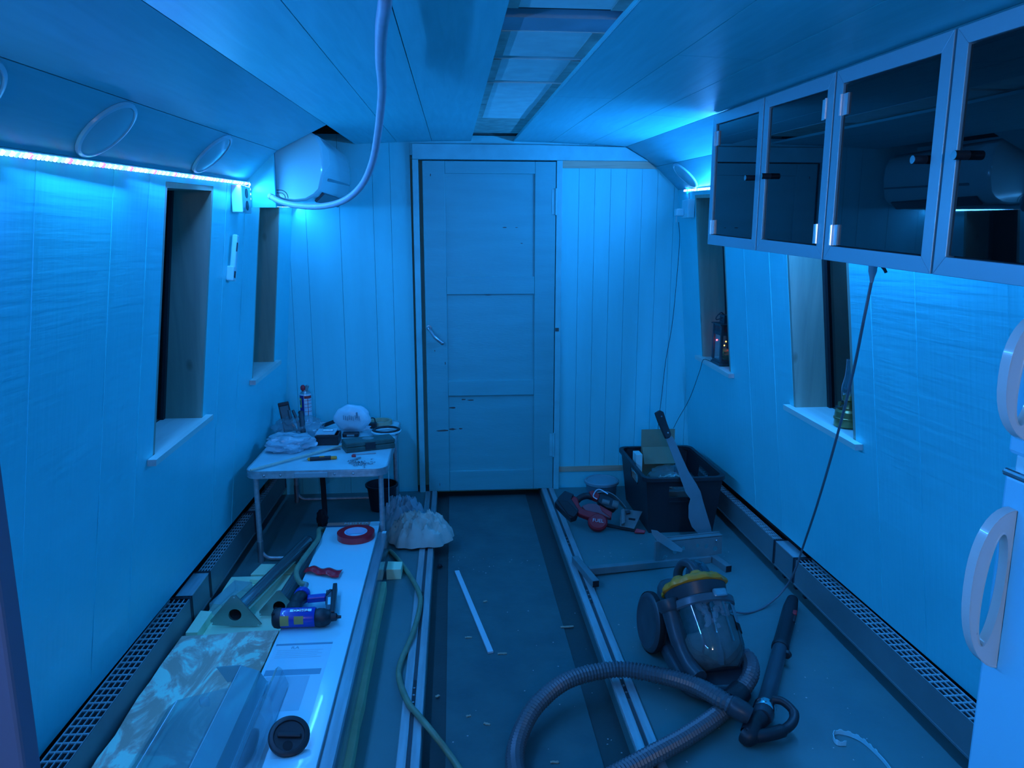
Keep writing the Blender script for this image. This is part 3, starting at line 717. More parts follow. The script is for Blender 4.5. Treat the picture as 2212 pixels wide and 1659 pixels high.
for dx in (FX + 0.1, 1.29):
    for dy in (0.58, 1.05): MB().cyl((dx, dy, 0), (dx, dy, 0.031), 0.018, n=12).build('foot', M_BLACK, fg)
def fridge_handle(z0, z1, yc, door):
    H = z1 - z0; R = []; n = 40
    # loop in the x-z plane: outer D curve, slim oval finger hole
    outer, inner = [], []
    for k in range(n):
        a = 2 * math.pi * k / n; ca, sa = math.cos(a), math.sin(a)
        x = -0.062 * (abs(ca) ** 1.0) if ca < 0 else 0.0
        zo = (z0 + z1) / 2 + H / 2 * (math.copysign(abs(sa) ** 0.86, sa))
        if ca >= 0: zo = (z0 + z1) / 2 + H / 2 * max(-1, min(1, sa * 1.0))
        outer.append((x, zo)); inner.append((-0.024 + 0.017 * ca + (0.006 * sa), (z0 + z1) / 2 + H * 0.355 * sa))
    for wy, e1, e2 in ((-0.008, 0.004, 0.004), (-0.011, 0, 0.0), (0.011, 0, 0.0), (0.008, 0.004, 0.004)):
        R.append((wy, e1))
    m = MB(); b = 0
    loops = []
    for wy, ins in R:
        lo = [Vector((FX + x * (1 - ins * 6) - 0.0005, yc + wy, (zo - (z0 + z1) / 2) * (1 - ins * 3) + (z0 + z1) / 2)) for x, zo in outer]
        li = [Vector((FX + x + (-0.024 - x) * (-ins * 10), yc + wy, (zo - (z0 + z1) / 2) * (1 + ins * 3) + (z0 + z1) / 2)) for x, zo in inner]
        loops.append((lo, li))
    vs = []; fs = []
    for lo, li in loops: vs += lo + li
    for q in range(3):
        for i in range(n):
            j = (i + 1) % n; A0 = q * 2 * n; A1 = (q + 1) * 2 * n
            fs.append((A0 + i, A0 + j, A1 + j, A1 + i)); fs.append((A0 + n + j, A0 + n + i, A1 + n + i, A1 + n + j))
    for base, fl_ in ((0, 0), (3 * 2 * n, 1)):
        for i in range(n):
            j = (i + 1) % n; f = (base + i, base + n + i, base + n + j, base + j); fs.append(f if not fl_ else f[::-1])
    m.add(vs, fs); return m.build('handle', M_CREAM, fg, 40, 0.004, label='cream loop handle')
fridge_handle(0.800, 1.078, 1.075, None)
fridge_handle(1.194, 1.400, 1.055, None)

# ---- convector radiators with slotted grilles, both sides
M_RAD = mat('radiator_enamel', (0.15, 0.22, 0.23), 0.4, var=0.15, vscale=6)
M_GRIL = mat('grille_enamel', (0.30, 0.42, 0.44), 0.4)
M_RADJ = mat('radiator_joint', (0.03, 0.04, 0.05), 0.5)
def radiator(s, y0, y1, label, cover=False, pitch=0.036):
    xf = XC + s * 1.240
    xb = XC + s * (1.318 - 0.045 * max(0, ((y0 + y1) / 2 - 1.9) / 2.49))
    sg = s
    nm = 'radiator_cover' if cover else 'radiator'
    o = thing(nm, label, 'radiator cover' if cover else 'radiator', ((xf + xb) / 2, (y0 + y1) / 2, 0), group=('radiator joint covers' if cover else 'low radiators along the walls'))
    zt, zb_ = 0.158, 0.050
    X = lambda a: xf + sg * a
    wd = abs(xb - xf)
    def bx(m, a0, a1, ya, yb, za, zb2):
        xs = sorted((X(a0), X(a1))); return m.box(xs[0], xs[1], ya, yb, za, zb2)
    c = MB(); bx(c, 0, 0.0025, y0, y1, zb_, zt); bx(c, 0, wd, y0, y1, zb_, zb_ + 0.003); bx(c, wd - 0.003, wd, y0, y1, zb_, zt - 0.001)
    bx(c, -0.003, 0.004, y0, y1, zb_ - 0.004, zb_ + 0.003)
    c.build('casing', M_RAD, o, 0)
    if cover:
        g = MB(); bx(g, -0.001, wd, y0, y1, zt, zt + 0.004); g.build('top_plate', M_ALU, o, 0)
    else:
        g = MB(); bars = 4
        for k in range(bars + 1):
            a = 0.003 + (wd - 0.006) * k / bars; w_ = 0.0030 if 0 < k < bars else 0.004
            bx(g, a - w_ / 2, a + w_ / 2, y0 + 0.003, y1 - 0.003, zt - 0.004, zt)
        n = int((y1 - y0) / pitch)
        for k in range(n + 1):
            y = y0 + 0.003 + (y1 - y0 - 0.006) * k / n; bx(g, 0.003, wd - 0.003, y - 0.0030, y + 0.0030, zt - 0.0042, zt - 0.0002)
        g.build('grille', M_GRIL, o, 0)
        f = MB(); bx(f, 0.004, wd - 0.005, y0 + 0.008, y1 - 0.008, zb_ + 0.02, zb_ + 0.085); f.build('heater_core', M_BLACKM, o, 0)
    for y in (y0, y1 - 0.006): bx(MB(), -0.0035, wd, y, y + 0.006, zb_, zt + 0.005).build('end_band', M_RADJ, o, 0)
    for y in (y0 + 0.04, y1 - 0.04): bx(MB(), 0.03, 0.05, y - 0.01, y + 0.01, 0.0, zb_).build('bracket_foot', M_BLACK, o, 0)
radiator(-1, 0.95, 2.735, 'low slotted radiator along the left wall beside the foam sheet')
radiator(-1, 2.742, 2.955, 'plain joint cover between the left radiators', True)
radiator(-1, 2.962, 3.66, 'low slotted radiator on the left behind the tube flanges')
radiator(-1, 3.667, 4.37, 'low slotted radiator in the left corner under the folding table')
radiator(1, 1.15, 2.895, 'low slotted radiator along the right wall beside the vacuum cleaner')
radiator(1, 2.902, 3.095, 'plain joint cover on the right where the power cord crosses', True)
radiator(1, 3.102, 4.37, 'low slotted radiator on the right behind the black crate')

# ---- aluminium floor tracks either side of the walkway
def track(x0, x1, label):
    o = thing('floor_track', label, 'floor track', ((x0 + x1) / 2, 1.4, 0), group='floor tracks')
    MB().box(x0, x1, -1.0, YF - 0.03, 0.0, 0.004).build('base_strip', M_ALU, o, 0)
    w_ = x1 - x0
    for a, b in ((x0 + 0.001, x0 + w_ * 0.42), (x0 + w_ * 0.60, x1 - 0.001)): MB().box(a, b, -1.0, YF - 0.03, 0.004, 0.010).build('raised_rib', M_ALU, o, 0, 0.002)
    MB().box(x0 + w_ * 0.43, x0 + w_ * 0.59, -1.0, YF - 0.03, 0.0042, 0.0050).build('slot_floor', mat('track_slot', (0.05, 0.07, 0.08), 0.6), o, 0)
    for k, y in enumerate((3.55, 2.95, 2.28, 1.7)):
        m = MB().box(x0 + w_ * 0.435, x0 + w_ * 0.585, y - 0.08, y + 0.08, 0.0050, 0.0062).build('slot_shade', M_BLACK, o, 0)  # black strip paints the dark of a slot cut in the track
        for q in range(3): MB().cyl((x0 + w_ * 0.5, y - 0.05 + q * 0.04, 0.0062), (x0 + w_ * 0.5, y - 0.05 + q * 0.04, 0.0088), 0.0045, n=6).build('bolt', M_STEEL, m, 0)
track(-0.188, -0.118, 'worn aluminium floor track left of the walkway, under the green hose')
track(0.526, 0.600, 'worn aluminium floor track right of the walkway, beside the vacuum cleaner')
# ================================================================== FOLDING TABLE AND WHAT LIES ON IT
def blob(c, r, seed, amp=0.25, freq=3.0, sub=4, flat=None, fold=0.0):
    """crumpled soft body: sphere pushed about by noise, flattened where it rests"""
    bm = bmesh.new(); bmesh.ops.create_icosphere(bm, subdivisions=sub, radius=1.0)
    o = Vector((seed * 3.1, seed * 1.7, seed * 0.9)); m = MB(); c = Vector(c)
    for v in bm.verts:
        p = v.co.copy()
        d = noise.noise(p * freq + o) * amp + abs(noise.noise(p * freq * 2.3 + o)) * amp * 0.7 + noise.noise(p * freq * 5 + o) * amp * 0.12
        if fold: d += fold * abs(math.sin(6 * math.atan2(p.y, p.x) + 3 * noise.noise(p * 2 + o)))
        q = p * (1 + d); q = Vector((q.x * r[0], q.y * r[1], q.z * r[2])) + c
        if flat is not None and q.z < flat: q.z = flat + (flat - q.z) * 0.02
        m.v.append(q)
    m.f = [tuple(v.index for v in f.verts) for f in bm.faces]; bm.free()
    return m
def rrect(x0, x1, y0, y1, r, z, n=6):
    P = []
    for cx, cy, a0 in ((x1 - r, y1 - r, 0), (x0 + r, y1 - r, 90), (x0 + r, y0 + r, 180), (x1 - r, y0 + r, 270)):
        for k in range(n + 1):
            a = math.radians(a0 + 90 * k / n); P.append((cx + r * math.cos(a), cy + r * math.sin(a), z))
    return P
TX0, TX1, TY0, TY1, TT = -0.972, -0.322, 3.35, 4.31, 0.467
tb = thing('folding_table', 'white folding camping table with aluminium edge and tube legs', 'table', ((TX0 + TX1) / 2, (TY0 + TY1) / 2, 0))
M_LAM = mat('table_laminate', (0.46, 0.74, 0.78), 0.35, var=0.15, vscale=9)
MB().prism(rrect(TX0 + 0.006, TX1 - 0.006, TY0 + 0.006, TY1 - 0.006, 0.055, TT - 0.012), (0, 0, 0.012)).build('tabletop', M_LAM, tb, 0)
ef = MB()
for a, b, z0, z1 in ((0.0, 0.006, TT - 0.034, TT + 0.0015), (-0.0015, 0.0, TT - 0.031, TT - 0.026), (-0.0015, 0.0, TT - 0.008, TT - 0.003)):
    o_ = rrect(TX0 + a, TX1 - a, TY0 + a, TY1 - a, 0.06, 0); i_ = rrect(TX0 + b, TX1 - b, TY0 + b, TY1 - b, 0.054, 0)
    R = [[(x, y, z0) for x, y, z in o_], [(x, y, z1) for x, y, z in o_], [(x, y, z1) for x, y, z in i_], [(x, y, z0) for x, y, z in i_]]
    ef.rings(R, False, True)
ef.build('edge_frame', M_ALU, tb, 30)
xm = (TX0 + TX1) / 2
MB().box(xm - 0.098, xm + 0.055, TY0 - 0.008, TY0 - 0.0018, TT - 0.030, TT - 0.006).build('carry_handle', mat('handle_grey', (0.26, 0.42, 0.46), 0.4), tb, 0, 0.004)
for x in (TX0 + 0.09, TX0 + 0.165, xm + 0.085, xm + 0.17): MB().ball((x, TY0 - 0.002, TT - 0.018), 0.006, 0.004, 0.006, 10, 6).build('rivet', M_STEEL, tb)
for y, dz in ((TY0 + 0.065, 0), (TY1 - 0.06, 0)):
    xa, xb = TX0 + 0.035, TX1 - 0.035
    for x, sg in ((xa, 1), (xb, -1)):
        MB().cyl((x, y, 0.07), (x, y, TT - 0.012), 0.0125, n=14).build('leg', M_ALU, tb)
        MB().cyl((x, y, 0.0), (x, y, 0.105), 0.0150, 0.0145, n=14).build('leg_foot', M_STEEL, tb)
    pts = catmull([(xa, y, 0.085), (xa + 0.008, y, 0.045), (xa + 0.035, y, 0.020), (xa + 0.075, y, 0.016)], 5) + catmull([(xb - 0.075, y, 0.016), (xb - 0.035, y, 0.020), (xb - 0.008, y, 0.045), (xb, y, 0.085)], 5)
    MB().tube(pts, 0.0085, 10).build('foot_bar', M_ALU, tb)
MB().tube([(TX1 - 0.001, TY0 + 0.10, TT - 0.02), (TX1 + 0.002, TY0 + 0.06, TT - 0.09), (TX1 + 0.001, TY0 + 0.045, TT - 0.20)], 0.0015, 5).build('string', M_WPLAS, tb)

def T(px, py, dz=0.0): return PZ(px, py, TT + dz)
# spray can
p = T(663, 913); p.z = TT + 0.0015
sp = thing('spray_can', 'blue and white aerosol can with a red nozzle standing on the table', 'spray can', p)
MB().lathe([(0.030, 0.0), (0.033, 0.003), (0.033, 0.168), (0.031, 0.174)], p, n=28).build('body', mat('can_white', (0.60, 0.72, 0.80), 0.3, 0.2), sp)
MB().lathe([(0.031, 0.174), (0.025, 0.184), (0.013, 0.190), (0.012, 0.194)], p, n=24).build('shoulder', M_STEEL, sp)
def can_patch(a0, a1, z0, z1, m, nm, r=0.0334):
    R = []; k = 8
    for z in (z0, z1):
        R.append([(p.x + r * math.cos(math.radians(a0 + (a1 - a0) * i / k)), p.y + r * math.sin(math.radians(a0 + (a1 - a0) * i / k)), p.z + z) for i in range(k + 1)])
    mm = MB(); n = k + 1; mm.v = [Vector(q) for r_ in R for q in r_]; mm.f = [(i, i + 1, n + i + 1, n + i) for i in range(k)]
    return mm.build(nm, m, sp)
can_patch(170, 262, 0.004, 0.166, mat('can_blue', (0.012, 0.02, 0.22), 0.3), 'blue_panel')
can_patch(180, 236, 0.095, 0.150, mat('can_yellow', (0.75, 0.75, 0.06), 0.35), 'yellow_shield', 0.0337)
can_patch(205, 226, 0.110, 0.138, mat('can_blue', (0, 0, 0)), 'shield_core', 0.0340)
can_patch(266, 350, 0.148, 0.164, mat('can_red', (0.62, 0.05, 0.05), 0.35), 'red_band', 0.0337)
can_patch(300, 305, 0.012, 0.147, mat('can_red', (0, 0, 0)), 'red_line', 0.0337)
for z in (0.070, 0.095, 0.115, 0.135): can_patch(266, 350, z, z + 0.0022, mat('can_red', (0, 0, 0)), 'printed_line', 0.0337)
MB().ball(p + Vector((-0.012, -0.002, 0.206)), 0.015, 0.015, 0.019).build('nozzle', mat('nozzle_red', (0.62, 0.04, 0.06), 0.4), sp)
MB().cyl(p + Vector((0.006, -0.004, 0.192)), p + Vector((0.015, -0.006, 0.222)), 0.009, 0.010, 12).build('flip_straw_holder', mat('grey_green', (0.20, 0.33, 0.34), 0.5), sp)

# dark tool leaning on the wall
a = PY(612, 872, 4.06); b = T(640, 915); b = Vector((b.x + 0.012, 4.05, TT + 0.012))
lv = thing('sanding_float', 'dark grey sanding float leaning between the bag and the wall', 'sanding tool', b)
rot_dir = (a - b).normalized()
MB().bar(b, a, 0.052, 0.010, (0.2, -1, 0.3)).build('plate', mat('float_grey', (0.10, 0.16, 0.17), 0.6), lv, 0, 0.002)
for s_ in (-1, 1):
    sd = rot_dir.cross(Vector((0.2, -1, 0.3))).normalized() * (0.026 * s_)
    MB().bar(b + sd, a + sd, 0.006, 0.018, (0.2, -1, 0.3)).build('side_rail', M_BLACK, lv, 0, 0.002)
MB().bar(a - rot_dir * 0.012, a + rot_dir * 0.008, 0.058, 0.02, (0.2, -1, 0.3)).build('end_cap', M_BLACK, lv, 0, 0.004)
# two tool handles poking up out of the clear bag
for i, (x0, y0_, x1, y1_, lb, r) in enumerate(((628, 886, 645, 935, 'dark pliers handles poking out of the clear bag', 0.012), (650, 890, 655, 935, 'dark ribbed tool grip standing next to the aerosol can', 0.016))):
    q1 = PY(x0, y0_, 4.02 - 0.05 * i); q0 = PY(x1, y1_, 3.98 - 0.05 * i); q0.z = max(q0.z, TT + 0.008)
    o = thing('hand_tool', lb, 'tool', q0)
    if i == 0:
        for dx in (-0.011, 0.011):
            MB().tube(catmull([q0 + Vector((dx * .3, 0, 0)), q0.lerp(q1, 0.5) + Vector((dx * 1.4, 0, 0)), q1 + Vector((dx, 0, 0))], 6), [0.006] * 6 + [0.008] * 6 + [0.007], 10).build('grip', mat('tool_dark', (0.03, 0.05, 0.06), 0.35), o)
        MB().ball(q0, 0.010).build('pivot', M_STEEL, o)
    else:
        n_ = 9; MB().tube([q0.lerp(q1, k / n_) for k in range(n_ + 1)], [0.013 + 0.003 * (k % 2) for k in range(n_ + 1)], 12).build('grip', mat('tool_dark', (0, 0, 0)), o)
        MB().ball(q1, 0.014, 0.014, 0.008).build('grip_end', M_BLACK, o)

M_CLEARBAG = clear('clear_bag', (0.80, 0.88, 0.90), 0.5, 0.12, 0.22, (0.42, 0.60, 0.66))
M_WBAG = clear('white_bag', (0.62, 0.78, 0.84), 0.3, 0.2, 0.62, (0.55, 0.78, 0.86))
c = T(645, 942); tag(blob((c.x, c.y + 0.02, TT + 0.045), (0.125, 0.085, 0.06), 3, 0.30, 2.4, 4, TT + 0.001).build('clear_plastic_bag', M_CLEARBAG), 'crumpled clear plastic bag of tools on the table', 'plastic bag')
c = T(622, 975); tag(blob((c.x, c.y + 0.035, TT + 0.034), (0.115, 0.095, 0.045), 8, 0.34, 2.2, 4, TT + 0.001).build('white_plastic_bag', M_WBAG), 'crumpled thin white plastic bag at the front of the table', 'plastic bag')
# padded pouch
c = PY(760, 893, 4.02); pk = blob((c.x, 4.02, TT + 0.088), (0.098, 0.045, 0.076), 5, 0.10, 2.0, 4, None)
po = thing('padded_pouch', 'puffy white postal pouch propped up at the back of the table', 'package', (c.x, 4.02, TT))
pk.build('pouch', mat('pouch_white', (0.50, 0.80, 0.88), 0.3, bump=0.3, bscale=25), po)
blob((c.x + 0.005, 4.045, TT + 0.030), (0.080, 0.028, 0.026), 11, 0.30, 2.6, 4, TT + 0.004).build('torn_flap', mat('pouch_white', (0, 0, 0)), po)
for k in range(9):
    q = PY(742 + k * 4.2, 902 + (k % 3), 3.967); MB().box(q.x - 0.0012, q.x + 0.0012, 3.963, 3.969, q.z - 0.012, q.z + 0.012).build('printed_line', mat('print_grey', (0.16, 0.30, 0.36), 0.6), po, 0)
q = PY(771, 897, 3.960); MB().box(q.x - 0.005, q.x + 0.004, 3.956, 3.962, q.z - 0.016, q.z + 0.016).build('barcode', mat('print_grey', (0, 0, 0)), po, 0)
# black caddy with papers
c0, c1 = T(682, 963), T(736, 962)
bc = thing('black_caddy', 'open black plastic caddy behind the green case', 'caddy', ((c0.x + c1.x) / 2, c0.y + 0.06, TT))
x0, x1, y0, y1 = c0.x, c1.x - 0.012, c0.y, c0.y + 0.115
MB().box(x0, x1, y0, y0 + 0.006, TT + 0.001, TT + 0.052).build('front', M_BLACK, bc, 0, 0.002)
MB().box(x0, x1, y1 - 0.006, y1, TT + 0.001, TT + 0.052).build('rear', M_BLACK, bc, 0, 0.002)
for xx in (x0, x1 - 0.006): MB().box(xx, xx + 0.006, y0 + 0.006, y1 - 0.006, TT + 0.001, TT + 0.052).build('end', M_BLACK, bc, 0, 0.002)
MB().box(x0 + 0.006, x1 - 0.006, y0 + 0.006, y1 - 0.006, TT + 0.001, TT + 0.03).build('base', M_BLACK, bc, 0)
MB().box(x0 - 0.003, x1 + 0.003, y0 - 0.004, y0, TT + 0.042, TT + 0.053).build('rim', M_BLACK, bc, 0, 0.001)
q = MB().box(x0 - 0.002, x1 - 0.02, y0 + 0.012, y1 + 0.01, TT + 0.0535, TT + 0.060); q.build('paper_pad', mat('paper', (0.42, 0.62, 0.68), 0.7)); 
tag(bpy.data.objects['paper_pad'], 'pale pad of paper lying across the black caddy', 'paper')
q = T(696, 920, 0.10); o = MB().box(x0 + 0.03, x0 + 0.085, y0 + 0.05, y0 + 0.075, TT + 0.0605, TT + 0.072).build('battery', mat('foil', (0.6, 0.72, 0.76), 0.25, 0.8), None, 0, 0.003)
tag(o, 'small shiny silver cell lying on the paper pad', 'battery')
# charger under the pouch, cut-off disc, coil, tape ring, gadget
c = T(757, 944); o = thing('charger', 'flat black charger in front of the padded pouch', 'charger', (c.x, c.y, TT + 0.001))
MB().box(c.x - 0.042, c.x + 0.045, c.y - 0.01, c.y + 0.035, TT + 0.001, TT + 0.022).build('body', M_BLACK, o, 0, 0.004)
MB().box(c.x - 0.018, c.x + 0.022, c.y - 0.0115, c.y - 0.0098, TT + 0.006, TT + 0.016).build('socket_plate', mat('grey_green', (0, 0, 0)), o, 0)
c = T(754, 955); o = thing('cutting_disc', 'thin dark cutting disc lying flat in front of the charger', 'cutting disc', (c.x, c.y, TT + 0.001))
R = []
for r_, h in ((0.008, 0), (0.038, 0), (0.038, 0.003), (0.008, 0.003)): R.append([(c.x + r_ * math.cos(2 * math.pi * k / 28), c.y + r_ * math.sin(2 * math.pi * k / 28), TT + 0.001 + h) for k in range(28)])
MB().rings(R, False, True).build('disc', mat('abrasive', (0.04, 0.05, 0.06), 0.9), o)
c = T(834, 938); o = thing('cable_coil', 'coil of clear and dark cable lying at the table edge', 'cable', (c.x, c.y, TT))
for k, (rr, z, m) in enumerate(((0.075, 0.008, M_CHROME), (0.073, 0.018, M_BLACK), (0.066, 0.022, M_BLACK), (0.078, 0.014, M_WPLAS), (0.070, 0.010, M_WPLAS))):
    MB().rings([[Vector((c.x + math.cos(a) * (rr + 0.0055 * math.cos(b)), c.y + 0.02 + math.sin(a) * (rr * 0.98 + 0.0055 * math.cos(b)), TT + z + 0.0055 * math.sin(b))) for b in [2 * math.pi * j / 8 for j in range(8)]] for a in [2 * math.pi * i / 48 for i in range(48)]], False, True).build('loop', m, o)
c = T(822, 916); o = thing('masking_tape', 'tan ring of masking tape at the back corner of the table', 'tape', (c.x, c.y, TT + 0.001))
R = []
for r_, h in ((0.052, 0), (0.068, 0), (0.068, 0.022), (0.052, 0.022)): R.append([(c.x + r_ * math.cos(2 * math.pi * k / 36), c.y + r_ * math.sin(2 * math.pi * k / 36), TT + 0.001 + h) for k in range(36)])
MB().rings(R, False, True).build('ring', mat('tape_tan', (0.42, 0.40, 0.26), 0.7), o)
c = T(802, 926); o = thing('clip_light', 'small black gadget with a loop beside the masking tape', 'gadget', (c.x, c.y, TT + 0.001))
MB().box(c.x - 0.03, c.x + 0.03, c.y - 0.005, c.y + 0.035, TT + 0.001, TT + 0.032).build('body', M_BLACK, o, 0, 0.006)
MB().tube(catmull([(c.x - 0.012, c.y + 0.02, TT + 0.030), (c.x - 0.004, c.y + 0.02, TT + 0.055), (c.x + 0.016, c.y + 0.02, TT + 0.055), (c.x + 0.022, c.y + 0.02, TT + 0.030)], 5), 0.003, 6).build('loop', M_BLACK, o)
c = PY(712, 897, 4.15); o = thing('sealant_gun', 'dark trigger tool lying behind the padded pouch', 'tool', (c.x, 4.15, TT + 0.012))
MB().bar((c.x - 0.045, 4.17, TT + 0.012), (c.x + 0.05, 4.12, TT + 0.055), 0.022, 0.022).build('barrel', mat('tool_dark', (0, 0, 0)), o, 0, 0.005)
MB().bar((c.x - 0.03, 4.165, TT + 0.016), (c.x - 0.055, 4.13, TT + 0.006), 0.014, 0.01).build('trigger', M_STEEL, o, 0, 0.002)
# green tool case
c0, c1 = T(731, 980), T(838, 968)
d = (c1 - c0); ang = math.atan2(d.y, d.x); o = thing('tool_case', 'dark green plastic bit case lying shut on the table', 'case', (c0 + c1) / 2 + Vector((0.02, 0.05, 0.001)), (0, 0, ang))
Mo = world(o)
def loc(o, x, y, z): return world(o) @ Vector((x, y, z))
def lbox(o, x0, x1, y0, y1, z0, z1):
    return MB().hexa([loc(o, *q) for q in ((x0, y0, z0), (x1, y0, z0), (x1, y1, z0), (x0, y1, z0), (x0, y0, z1), (x1, y0, z1), (x1, y1, z1), (x0, y1, z1))])
M_GREENB = mat('case_green', (0.045, 0.12, 0.105), 0.5, var=0.3, vscale=30)
hw = d.length / 2
lbox(o, -hw, hw, -0.055, 0.055, 0.0, 0.026).build('lower_shell', M_GREENB, o, 0, 0.004)
lbox(o, -hw, hw, -0.055, 0.055, 0.0265, 0.050).build('lid', M_GREENB, o, 0, 0.006)
lbox(o, -0.028, 0.024, -0.0585, -0.0552, 0.008, 0.044).build('latch', M_BLACK, o, 0, 0.002)
MB().lathe([(0.03, 0), (0.03, 0.0012), (0.024, 0.0012)], loc(o, 0.0, 0.005, 0.050), n=24).build('lid_emblem', mat('emblem_grey', (0.16, 0.26, 0.26), 0.5), o)
# craft knife
a, b = T(664, 992, 0.009), T(728, 988, 0.009)
o = thing('utility_knife', 'orange and black utility knife at the front of the table', 'knife', a)
MB().bar(a, b, 0.020, 0.014).build('handle', mat('knife_orange', (0.90, 0.30, 0.03), 0.5), o, 0, 0.005)
MB().bar(a.lerp(b, 0.08), a.lerp(b, 0.80), 0.0215, 0.0165, (0, -0.1, 1)).build('rubber_grip', M_BLACK, o, 0, 0.003)
MB().bar(a.lerp(b, 0.40) + Vector((0, 0, 0.009)), a.lerp(b, 0.58) + Vector((0, 0, 0.009)), 0.010, 0.004).build('slider', mat('knife_orange', (0, 0, 0)), o, 0, 0.001)
MB().prism([a + Vector((0, -0.007, -0.002)), a + Vector((-0.030, -0.004, -0.006)), a + Vector((0, 0.006, -0.002))], (0, 0, 0.001)).build('blade', M_CHROME, o, 0)
# long dowel across the table
a, b = T(541, 1016, 0.010), T(800, 946, 0.012)
o = MB().tube([a.lerp(b, k / 6) for k in range(7)], [0.0060, 0.0065, 0.006, 0.0068, 0.0062, 0.006, 0.0058], 8).build('wooden_rod', wood_mat('rod_wood', (0.40, 0.50, 0.42), (0.50, 0.60, 0.50), 0.6), None)
tag(o, 'long thin wooden rod lying diagonally across the table', 'rod')
# saw blade offcut, tag, bit, red piece, screws
a, b = T(672, 978, 0.002), T(735, 970, 0.002)
o = MB().bar(a, b, 0.022, 0.002).build('scraper_blade', M_STEEL, None, 0); tag(o, 'thin steel scraper blade half under the wooden rod', 'blade')
c = T(721, 957); o = MB().obox((c.x, c.y, TT + 0.012), (0.028, 0.002, 0.022), Euler((0.5, 0, 0.4)).to_matrix()).build('paper_tag', M_WPLAS, None, 0); tag(o, 'small white folded tag by the corner of the green case', 'tag')
a, b = T(766, 982, 0.003), T(812, 979, 0.003); o = MB().cyl(a, b, 0.0028, n=8).build('drill_bit', M_STEEL); tag(o, 'slim steel drill bit in front of the green case', 'drill bit')
c = T(765, 987); o = MB().prism([(c.x - 0.012, c.y - 0.006, TT + 0.001), (c.x + 0.010, c.y - 0.010, TT + 0.001), (c.x + 0.006, c.y + 0.016, TT + 0.001), (c.x - 0.010, c.y + 0.014, TT + 0.001)], (0, 0, 0.010)).build('plastic_wedge', mat('red_plastic', (0.65, 0.04, 0.05), 0.4), None, 0, 0.002); tag(o, 'small red plastic wedge beside the loose screws', 'wedge')
sc_ = MB(); random.seed(3)
for k in range(60):
    c = T(772 + random.gauss(6, 14), 1000 + random.gauss(0, 3.5), 0.004); a = random.random() * 6.28
    dv = Vector((math.cos(a), math.sin(a), 0)) * 0.006
    sc_.cyl(c - dv, c + dv, 0.0018, 0.0012, 6); sc_.cyl(c - dv, c - dv * 0.7, 0.0034, n=6)
o = sc_.build('loose_screws', M_STEEL, None, 0, kind='stuff'); tag(o, 'scatter of loose small screws at the front of the table', 'screws')
c = T(772, 989); o = MB().bar(T(757, 995, 0.005), T(779, 988, 0.005), 0.010, 0.006).build('screwdriver_bit', M_STEEL, None, 0, 0.002); tag(o, 'short steel bit holder lying on the loose screws', 'bit holder')

# ---- under and beside the table
p = PZ(835, 1100); p = Vector((-0.425, 4.10, 0))
o = thing('bucket', 'small black bucket on the floor under the table', 'bucket', p)
MB().lathe([(0.062, 0.0), (0.066, 0.002), (0.084, 0.145), (0.086, 0.145), (0.086, 0.150), (0.091, 0.150), (0.091, 0.138), (0.0865, 0.138)], p, n=32, caps=False).lathe([(0.001, 0.002), (0.064, 0.002)], p, n=32, caps=False).build('pail', M_BLACK, o, 35, 0, 0.0015)
MB().lathe([(0.091, 0.138), (0.094, 0.141), (0.094, 0.150), (0.086, 0.151)], p, n=32, caps=False).build('rim', M_BLACK, o)
q0 = PY(694, 1030, 3.86); q1 = PY(701, 1100, 3.86)
o = thing('strap', 'black webbing strap hanging down beneath the table', 'strap', (q0.x, 3.86, 0.03))
MB().rings([[(x + dx, y + dy, z) for dx, dy in ((-0.014, -0.002), (0.014, -0.002), (0.014, 0.002), (-0.014, 0.002))] for x, y, z in ((q0.x, 3.86, TT - 0.013), (q0.x + 0.002, 3.862, 0.36), (q0.x + 0.008, 3.858, 0.22), (q0.x + 0.010, 3.86, 0.08), (q0.x + 0.004, 3.85, 0.001))]).build('webbing', M_BLACKM, o)
blob((q0.x - 0.005, 3.855, 0.045), (0.03, 0.02, 0.05), 4, 0.3, 3, 3, 0.001).build('bundled_end', M_BLACKM, o)
